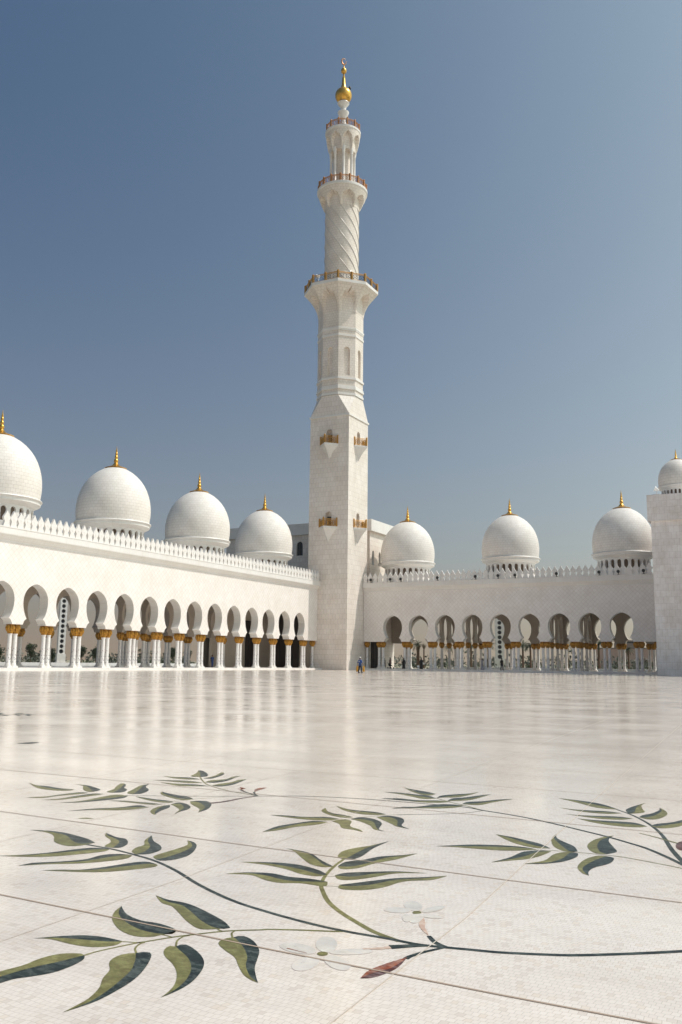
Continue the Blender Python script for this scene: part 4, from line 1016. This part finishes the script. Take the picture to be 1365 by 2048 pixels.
t = inl('long many leaved spray at the upper left with a reddish stem tip')
stem(t, 'd', '240,1591 280,1591.3 360,1592.2 440,1592.6 517,1592.3', .010, .016)
stem(t, 'q', '420,1606.5 448,1603.6 487.7,1596 517,1592.4', .060, .012, .00150); stem(t, 'o', '349,1604 380,1599 450,1594', .008)
for c, s in (('do', '148.8,1578.9|58,1565.5|123,1577 95.4,1572.5 73.6,1570.5|119,1579 79.6,1572.5|137,1581.4 105,1580.4 75.6,1575.9'), ('do', '178.5,1585.8|52.9,1594.9|158.7,1584.8 125,1588.7 89.5,1593.3|148.8,1587 99,1592.6|158.7,1588 119,1591.6 83.5,1595.9'),
             ('do', '208,1588|84.5,1600.2|186,1587.4 150.8,1592.3 119,1597.4|178.5,1590 129,1596.6|188,1591.3 150.8,1595.9 119,1599.6'), ('od', '256.6,1592|118,1605.6|233.8,1589.3 202,1594.3 162.6,1602|237.8,1594.3 198,1599 158.7,1603.6|245.7,1596.3 208,1600.8 158.7,1604.8'),
             ('do', '298,1614.7|134,1622.4|277,1610.7 237.8,1615 186,1617.6|267.5,1614.7 218,1617.4|277,1618 237.8,1620.6 188,1620'), ('do', '325.5,1608.7|218,1601.2|249.7,1601.6 277,1604 300,1605.8|268,1604.3 300,1607|257.6,1604.8 287,1608 307.7,1609.5'.replace('249.7,1601.6 277,1604 300,1605.8', '300,1605.8 277,1604 249.7,1601.6').replace('268,1604.3 300,1607', '300,1607.4 262,1603.6').replace('257.6,1604.8 287,1608 307.7,1609.5', '307.7,1609.5 287,1608 257.6,1604.8')),
             ('do', '349,1604|271.4,1593|333.4,1601 309.7,1598.6 289,1595.3|319.6,1602 290,1597.2|335.4,1605.6 309.7,1603 286,1597.8'), ('do', '186,1583.8|151.8,1568.6|201,1579.9 192,1575.5 178.5,1571.5 162.6,1569.6|184,1581.4 179.5,1576.5 170.6,1571.5|174.5,1583 166.6,1578.5 166.6,1572 158.7,1570'),
             ('od', '226,1585.4|252,1568.5|214,1583.8 228,1578.5 232,1574 242.8,1567|235.8,1580.4 243.7,1574.5 247.7,1569.6|245.7,1584.4 254.6,1579.5 248.7,1575.5 252,1571.5'), ('od', '265.5,1588.4|299,1568.2|254.6,1585.8 267.5,1578.5 281,1571.5|271.4,1585.4 283,1575.5 289,1570.5|283,1587.4 298,1580.4 292,1573.5'),
             ('do', '386.8,1597.9|324.5,1583|375,1593.3 355,1590.3 335.4,1586.4|367,1598 345,1593.3 327.5,1587.4|369,1600.6 345,1596.3 322.5,1588.4'), ('od', '340,1610|310.7,1629.8|319.6,1613 302.7,1620 302.7,1626|325.5,1613 311.6,1622|339,1615 323.5,1621 314.6,1626'),
             ('do', '342,1609|349,1629.2|357,1605 373,1608 381.9,1614 373,1620 357,1624|359,1607.5 368,1615 359,1623|349,1612 359,1619 353,1625'), ('do', '381,1603|396.7,1624.8|398.7,1601.6 416.5,1603 423.4,1610 414.5,1619|394.7,1604 406.6,1610 410,1616|382.9,1608 398.7,1617 398.7,1621')): leaf(t, c, s)

t = inl('upper left leaf spray nearest the columns with two tiny red buds beside it')
stem(t, 'o', '400.7,1553.7 406.6,1562.6 418.5,1570.5 452,1580.4 487.7,1587.4 520,1592.2', .016, .012, .00124)
for s in ('482,1581 500,1587 512,1591.5', '509,1584 510,1588 516,1591.8'): stem(t, 'd', s, .022, .014, .00130)
leaf(t, 'rr', '492,1584|475.8,1577.5|479.8,1574.5 492.6,1577.5|484,1579|485.7,1580.8', 'bud'); leaf(t, 'rr', '509,1584|534,1575.2|511,1578.5 523,1575.9|515,1580|517,1580.8 529,1577.4', 'bud')
for c, s in (('od', '401,1554|397.7,1540.8|382,1552.7 392.7,1546.8|401,1549.8 400.7,1544.8|414.5,1552.7 415.5,1547.8 406.6,1542'), ('do', '402.6,1558.7|326.5,1552|379,1555 349,1554|369,1556.3|379,1559 349,1556.7'), ('do', '406.6,1565.6|303.7,1560|379,1562 343,1560.7|369,1563|379,1566 343,1563'),
             ('do', '421.4,1572.5|320.5,1564.6|390.8,1569 355,1567.6|379,1570.5|398.7,1572.5 363,1572 339,1568.6'), ('od', '406.6,1556.7|449,1546.8|424.4,1553.3 436,1548.8 444,1544.8|426.4,1554.7 438,1550.8|422.4,1557.3 438,1553.3 448,1548.8'),
             ('od', '410.5,1564.6|481.8,1551.8|422.4,1560.7 450,1558.7 466,1553.7|434,1562.6 458,1558.3|430,1565.6 454,1562 470,1555.7'), ('od', '424.4,1571|493.6,1558.7|438,1568 462,1564.6 477.8,1560|448,1570.5 470,1565.6|438,1573 462,1570.5 479.8,1564.6')): leaf(t, c, s)

t = inl('faint dark leaf spray far off at the left edge of the shiny floor')
stem(t, 'd', '-20,1428 30,1428.5 75,1429.3 120,1430', .05)
for s in ('8,1427|-25,1431|-5,1426|-5,1428|-5,1430.5', '22,1431.5|-8,1429|8,1429.5|8,1430.5|8,1431.5', '49,1427.6|27,1428.4|38,1426.5|38,1427.6|38,1429', '42,1431.5|29,1429|36,1429.6|36,1430.6|36,1431.6', '64,1429.5|50,1429|57,1428.3|57,1429.5|57,1432', '80,1485|34,1487.4|60,1484.4|58,1486|60,1487.8'): leaf(t, 'dd', s)
t = inl('tiny olive leaf alone above the left spray of the foreground'); leaf(t, 'oo', '190,1637.6|155,1637.6|172,1635.6|172,1636.6|172,1637.8')

# ------------------------------------------------------------------ people
def skin_obj(name, verts, edges, radii, root, m, parent, sub=1):
    me = bpy.data.meshes.new(name); me.from_pydata(verts, edges, []); me.update()
    o = bpy.data.objects.new(name, me); col.objects.link(o)
    o.modifiers.new('s', 'SKIN'); 
    for i, r in enumerate(radii): me.skin_vertices[0].data[i].radius = (r, r) if not isinstance(r, tuple) else r
    me.skin_vertices[0].data[root].use_root = True
    sb = o.modifiers.new('u', 'SUBSURF'); sb.levels = sb.render_levels = sub
    dg = bpy.context.evaluated_depsgraph_get(); ev = o.evaluated_get(dg); nm = bpy.data.meshes.new_from_object(ev)
    o.modifiers.clear(); old = o.data; o.data = nm; bpy.data.meshes.remove(old)
    for p in nm.polygons: p.use_smooth = True
    nm.materials.clear(); nm.materials.append(m); o.parent = parent; return o
def person(label, loc, rz, H=1.7, robe=None, shirt=None, trousers=None, cap=False, hijab=False, arm=(.12, .12), stride=.12, skin='skin', hair='black'):
    t = thing('person', label, 'person', loc, rz); k = H/1.75
    V, E, Rd = [], [], []
    def add(p, r, par=None):
        V.append((p[0]*k, p[1]*k, p[2]*k)); Rd.append(tuple(q*k for q in r) if isinstance(r, tuple) else r*k)
        if par is not None: E.append((par, len(V)-1))
        return len(V)-1
    pel = add((0, 0, .95), (.15, .11)); sp1 = add((0, .01, 1.12), (.135, .10), pel); ch = add((0, 0, 1.33), (.16, .11), sp1); nk = add((0, 0, 1.47), .055, ch)
    h1 = add((0, -.02, 1.56), (.075, .085), nk); h2 = add((0, -.015, 1.66), (.08, .095), h1); add((0, 0, 1.73), (.05, .06), h2)
    add((0, -.115, 1.60), .018, h1)
    for sx, fwd, ao in ((-1, stride, arm[0]), (1, -stride, arm[1])):
        hp = add((sx*.10, 0, .90), .095, pel); kn = add((sx*.11, -fwd*.6-.02, .50), .060, hp); an = add((sx*.11, -fwd+.02, .09), .042, kn); add((sx*.125, -fwd-.12, .04), (.045, .035), an)
        sh = add((sx*.19, 0, 1.40), .055, ch); el = add((sx*(.22+ao), .03, 1.13), .042, sh); wr = add((sx*(.23+ao*1.9), -.05, .89), .030, el); pm = add((sx*(.235+ao*2.0), -.06, .81), (.022, .040), wr)
        for q in range(4):
            f1 = add((sx*(.235+ao*2.05), -.095+.022*q, .755-.004*abs(q-1.5)), .0095, pm); add((sx*(.225+ao*2.0), -.10+.022*q, .71+.006*abs(q-1.5)), .008, f1)
        th = add((sx*(.23+ao*1.9), -.105, .80), .011, pm); add((sx*(.225+ao*1.9), -.125, .76), .009, th)
    skin_obj('body', V, E, Rd, pel, M[skin], t)
    def lay(name, prof, m, sx_=1, sy_=.72, cx=0, cy=0):
        b = MB(); b.lathe([(r*k, z*k) for r, z in prof], 18, cap=True)
        b.v = [((x+0)*sx_+cx*k, y*sy_+cy*k, z) for x, y, z in b.v]; return b.build(name, m, t)
    def sleeve(m, name, upto=1.0):
        for sx, ao in ((-1, arm[0]), (1, arm[1])):
            a, e, w_ = Vector((sx*.17, 0, 1.42))*k, Vector((sx*(.22+ao), .03, 1.13))*k, Vector((sx*(.23+ao*1.9), -.05, .90))*k
            b = MB(); P = [a, a.lerp(e, .6), e]+([w_] if upto > .5 else []); b.tube(P, [.085*k, .078*k, .068*k, .072*k][:len(P)], 10); b.build(name, m, t)
    if robe:
        lay('robe', [(.30, .03), (.27, .4), (.235, .8), (.215, 1.05), (.215, 1.25), (.21, 1.38), (.15, 1.46), (.075, 1.50)], M[robe], 1, .78); sleeve(M[robe], 'sleeve')
    if shirt: lay('shirt', [(.20, .80), (.19, .95), (.175, 1.1), (.20, 1.3), (.205, 1.40), (.13, 1.46), (.07, 1.48)], M[shirt]); sleeve(M[shirt], 'sleeve', .4)
    if trousers:
        for sx, fwd in ((-1, stride), (1, -stride)):
            b = MB(); b.tube([Vector((sx*.09, 0, .95))*k, Vector((sx*.11, -fwd*.6-.02, .50))*k, Vector((sx*.11, -fwd+.02, .10))*k], [.115*k, .085*k, .07*k], 10); b.build('trouser_leg', M[trousers], t)
            b = MB(); b.box((sx*.12*k, (-fwd-.06)*k, .035*k), (.09*k, .25*k, .07*k)); b.build('shoe', M['black'], t)
    if hijab: 
        b = MB(); b.lathe([(.17*k, 1.36*k), (.12*k, 1.46*k), (.105*k, 1.56*k), (.115*k, 1.66*k), (.09*k, 1.745*k), (.03*k, 1.775*k)], 16); b.v = [(x, y*1.05+.025*k, z) for x, y, z in b.v]; b.build('headscarf', M['cloth_black'], t)
    elif cap:
        b = MB(); b.lathe([(.102*k, 1.665*k), (.104*k, 1.72*k), (.085*k, 1.765*k), (.03*k, 1.785*k)], 16); b.box((0, -.13*k, 1.672*k), (.13*k, .10*k, .015*k)); b.build('cap', M['cap'], t)
        b = MB(); b.lathe([(.088*k, 1.58*k), (.098*k, 1.66*k)], 14); b.v = [(x, y+.02*k, z) for x, y, z in b.v]; b.build('hair', M[hair], t)
    else:
        b = MB(); b.lathe([(.075*k, 1.57*k), (.10*k, 1.66*k), (.09*k, 1.74*k), (.04*k, 1.775*k)], 14); b.v = [(x, y*1.08+.03*k, z) for x, y, z in b.v]; b.build('hair', M[hair], t)
    return t
wx, wy = -45.3, 92.6
RZW = R(160)
wk = person('worker in blue shirt and white cap walking away with a yellow sign in each hand', (wx, wy, 0), RZW, 1.74, None, 'cloth_blue', 'cloth_dark', True, arm=(.13, .13))
b = MB(); b.box((0, .152, 1.30), (.16, .012, .055)); b.box((0, .150, 1.235), (.12, .012, .03)); b.build('back_print', M['white_print'], wk)
for sx, lab in ((-1, 'folded yellow floor sign in the right hand of the worker in blue'), (1, 'folded yellow floor sign in the left hand of the worker in blue')):
    c, s_ = math.cos(RZW), math.sin(RZW); lx, ly = sx*.51, -.06
    g = thing('floor_sign', lab, 'sign', (wx+lx*c-ly*s_, wy+lx*s_+ly*c, .14), RZW)
    for q in (-1, 1):
        b = MB()
        for P in ([(-.15, 0), (.15, 0), (.10, .62), (-.10, .62)],):
            b.face([(x, q*.025-.012, z) for x, z in P]); b.face([(x, q*.025+.012, z) for x, z in P])
            for (x, z), (x2, z2) in zip(P, P[1:]+P[:1]): b.face([(x, q*.025-.012, z), (x2, q*.025-.012, z2), (x2, q*.025+.012, z2), (x, q*.025+.012, z)])
        b.build('sign_panel', M['yellow'], g)
    b = MB(); b.tube([(-.05, 0, .61), (-.04, 0, .66), (.04, 0, .66), (.05, 0, .61)], .012, 6); b.build('handle', M['yellow'], g)
person('woman in black robe and headscarf walking past a column pair, left of the two', (-55.9, 129.5, PZ), R(-20), 1.66, 'cloth_black', hijab=True, arm=(.06, .12))
p = person('woman in black robe holding a white bag in front of the tied palms', (-53.0, 129.5, PZ), R(10), 1.62, 'cloth_black', hijab=True, arm=(.05, .14))
g = thing('handbag', 'small white bag carried by the woman in front of the tied palms', 'bag', (-52.55, 129.4, PZ+.72))
b = MB(); b.box((0, 0, .11), (.26, .10, .22)); b.box((0, 0, .235), (.27, .11, .03)); b.build('bag_body', M['cap'], g)
b = MB(); b.tube([(-.09, 0, .24), (-.06, 0, .40), (.06, 0, .40), (.09, 0, .24)], .012, 6); b.build('strap', M['cap'], g)
person('woman in black standing in the first right arch beside a pushchair', (-61.75, 135.2, PZ), R(100), 1.66, 'cloth_black', hijab=True, arm=(.05, .05))
person('person in faded pink shirt standing behind the pushchair', (-60.9, 135.6, PZ), R(80), 1.76, None, 'cloth_pink', 'cloth_dark', arm=(.05, .05))
t = thing('pushchair', 'dark pushchair beside the couple in the first right arch', 'pushchair', (-60.5, 134.9, PZ), R(70))
b = MB(); b.box((0, 0, .42), (.42, .5, .08)); b.face([(-.21, .25, .42), (.21, .25, .42), (.21, .45, .85), (-.21, .45, .85)]); b.face([(-.21, .25, .42), (-.21, -.2, .42), (-.21, .45, .85)]); b.face([(.21, .25, .42), (.21, -.2, .42), (.21, .45, .85)]); b.build('seat', M['cloth_black'], t)
b = MB()
for sx in (-.22, .22): b.tube([(sx, -.35, .12), (sx, .1, .5), (sx, .6, 1.0)], .014, 6); b.tube([(sx, .40, .12), (sx, .0, .5)], .014, 6)
b.tube([(-.22, .6, 1.0), (.22, .6, 1.0)], .016, 6); b.build('frame', M['darkmetal'], t)
for sx in (-.24, .24):
    for y in (-.35, .40): b = MB(); b.tube([(sx-.025, y, .12), (sx+.025, y, .12)], .12, 14); b.build('wheel', M['black'], t)
person('person in pale grey clothes leaning at a column in the fourth right bay', (-43.9, 131.1, PZ), R(-60), 1.7, 'cloth_grey', None, None, arm=(.04, .04))
person('person in dark clothes standing in front of the right hand pylon', (-41.2, 132.2, PZ), R(150), 1.78, None, 'cloth_black', 'cloth_dark', arm=(.04, .10))
person('man in blue overalls standing among the columns of the left arcade', (-75.0, 106.1, PZ), R(70), 1.72, None, 'cloth_blue', 'cloth_blue', arm=(.05, .05))
# ------------------------------------------------------------------ dusty air
m = bpy.data.materials.new('dusty_air'); m.use_nodes = True; m.node_tree.nodes.clear()
ou = m.node_tree.nodes.new('ShaderNodeOutputMaterial'); pv = m.node_tree.nodes.new('ShaderNodeVolumePrincipled')
pv.inputs['Color'].default_value = (.86, .85, .84, 1); pv.inputs['Density'].default_value = .00013; pv.inputs['Anisotropy'].default_value = .3
L(m, pv.outputs[0], ou.inputs['Volume'])
mb = MB(); mb.box((-40, 190, 54), (900, 640, 111)); o = mb.build('haze', m); o['kind'] = 'stuff'; o['label'] = 'thin dusty haze in the air'; o['category'] = 'haze'
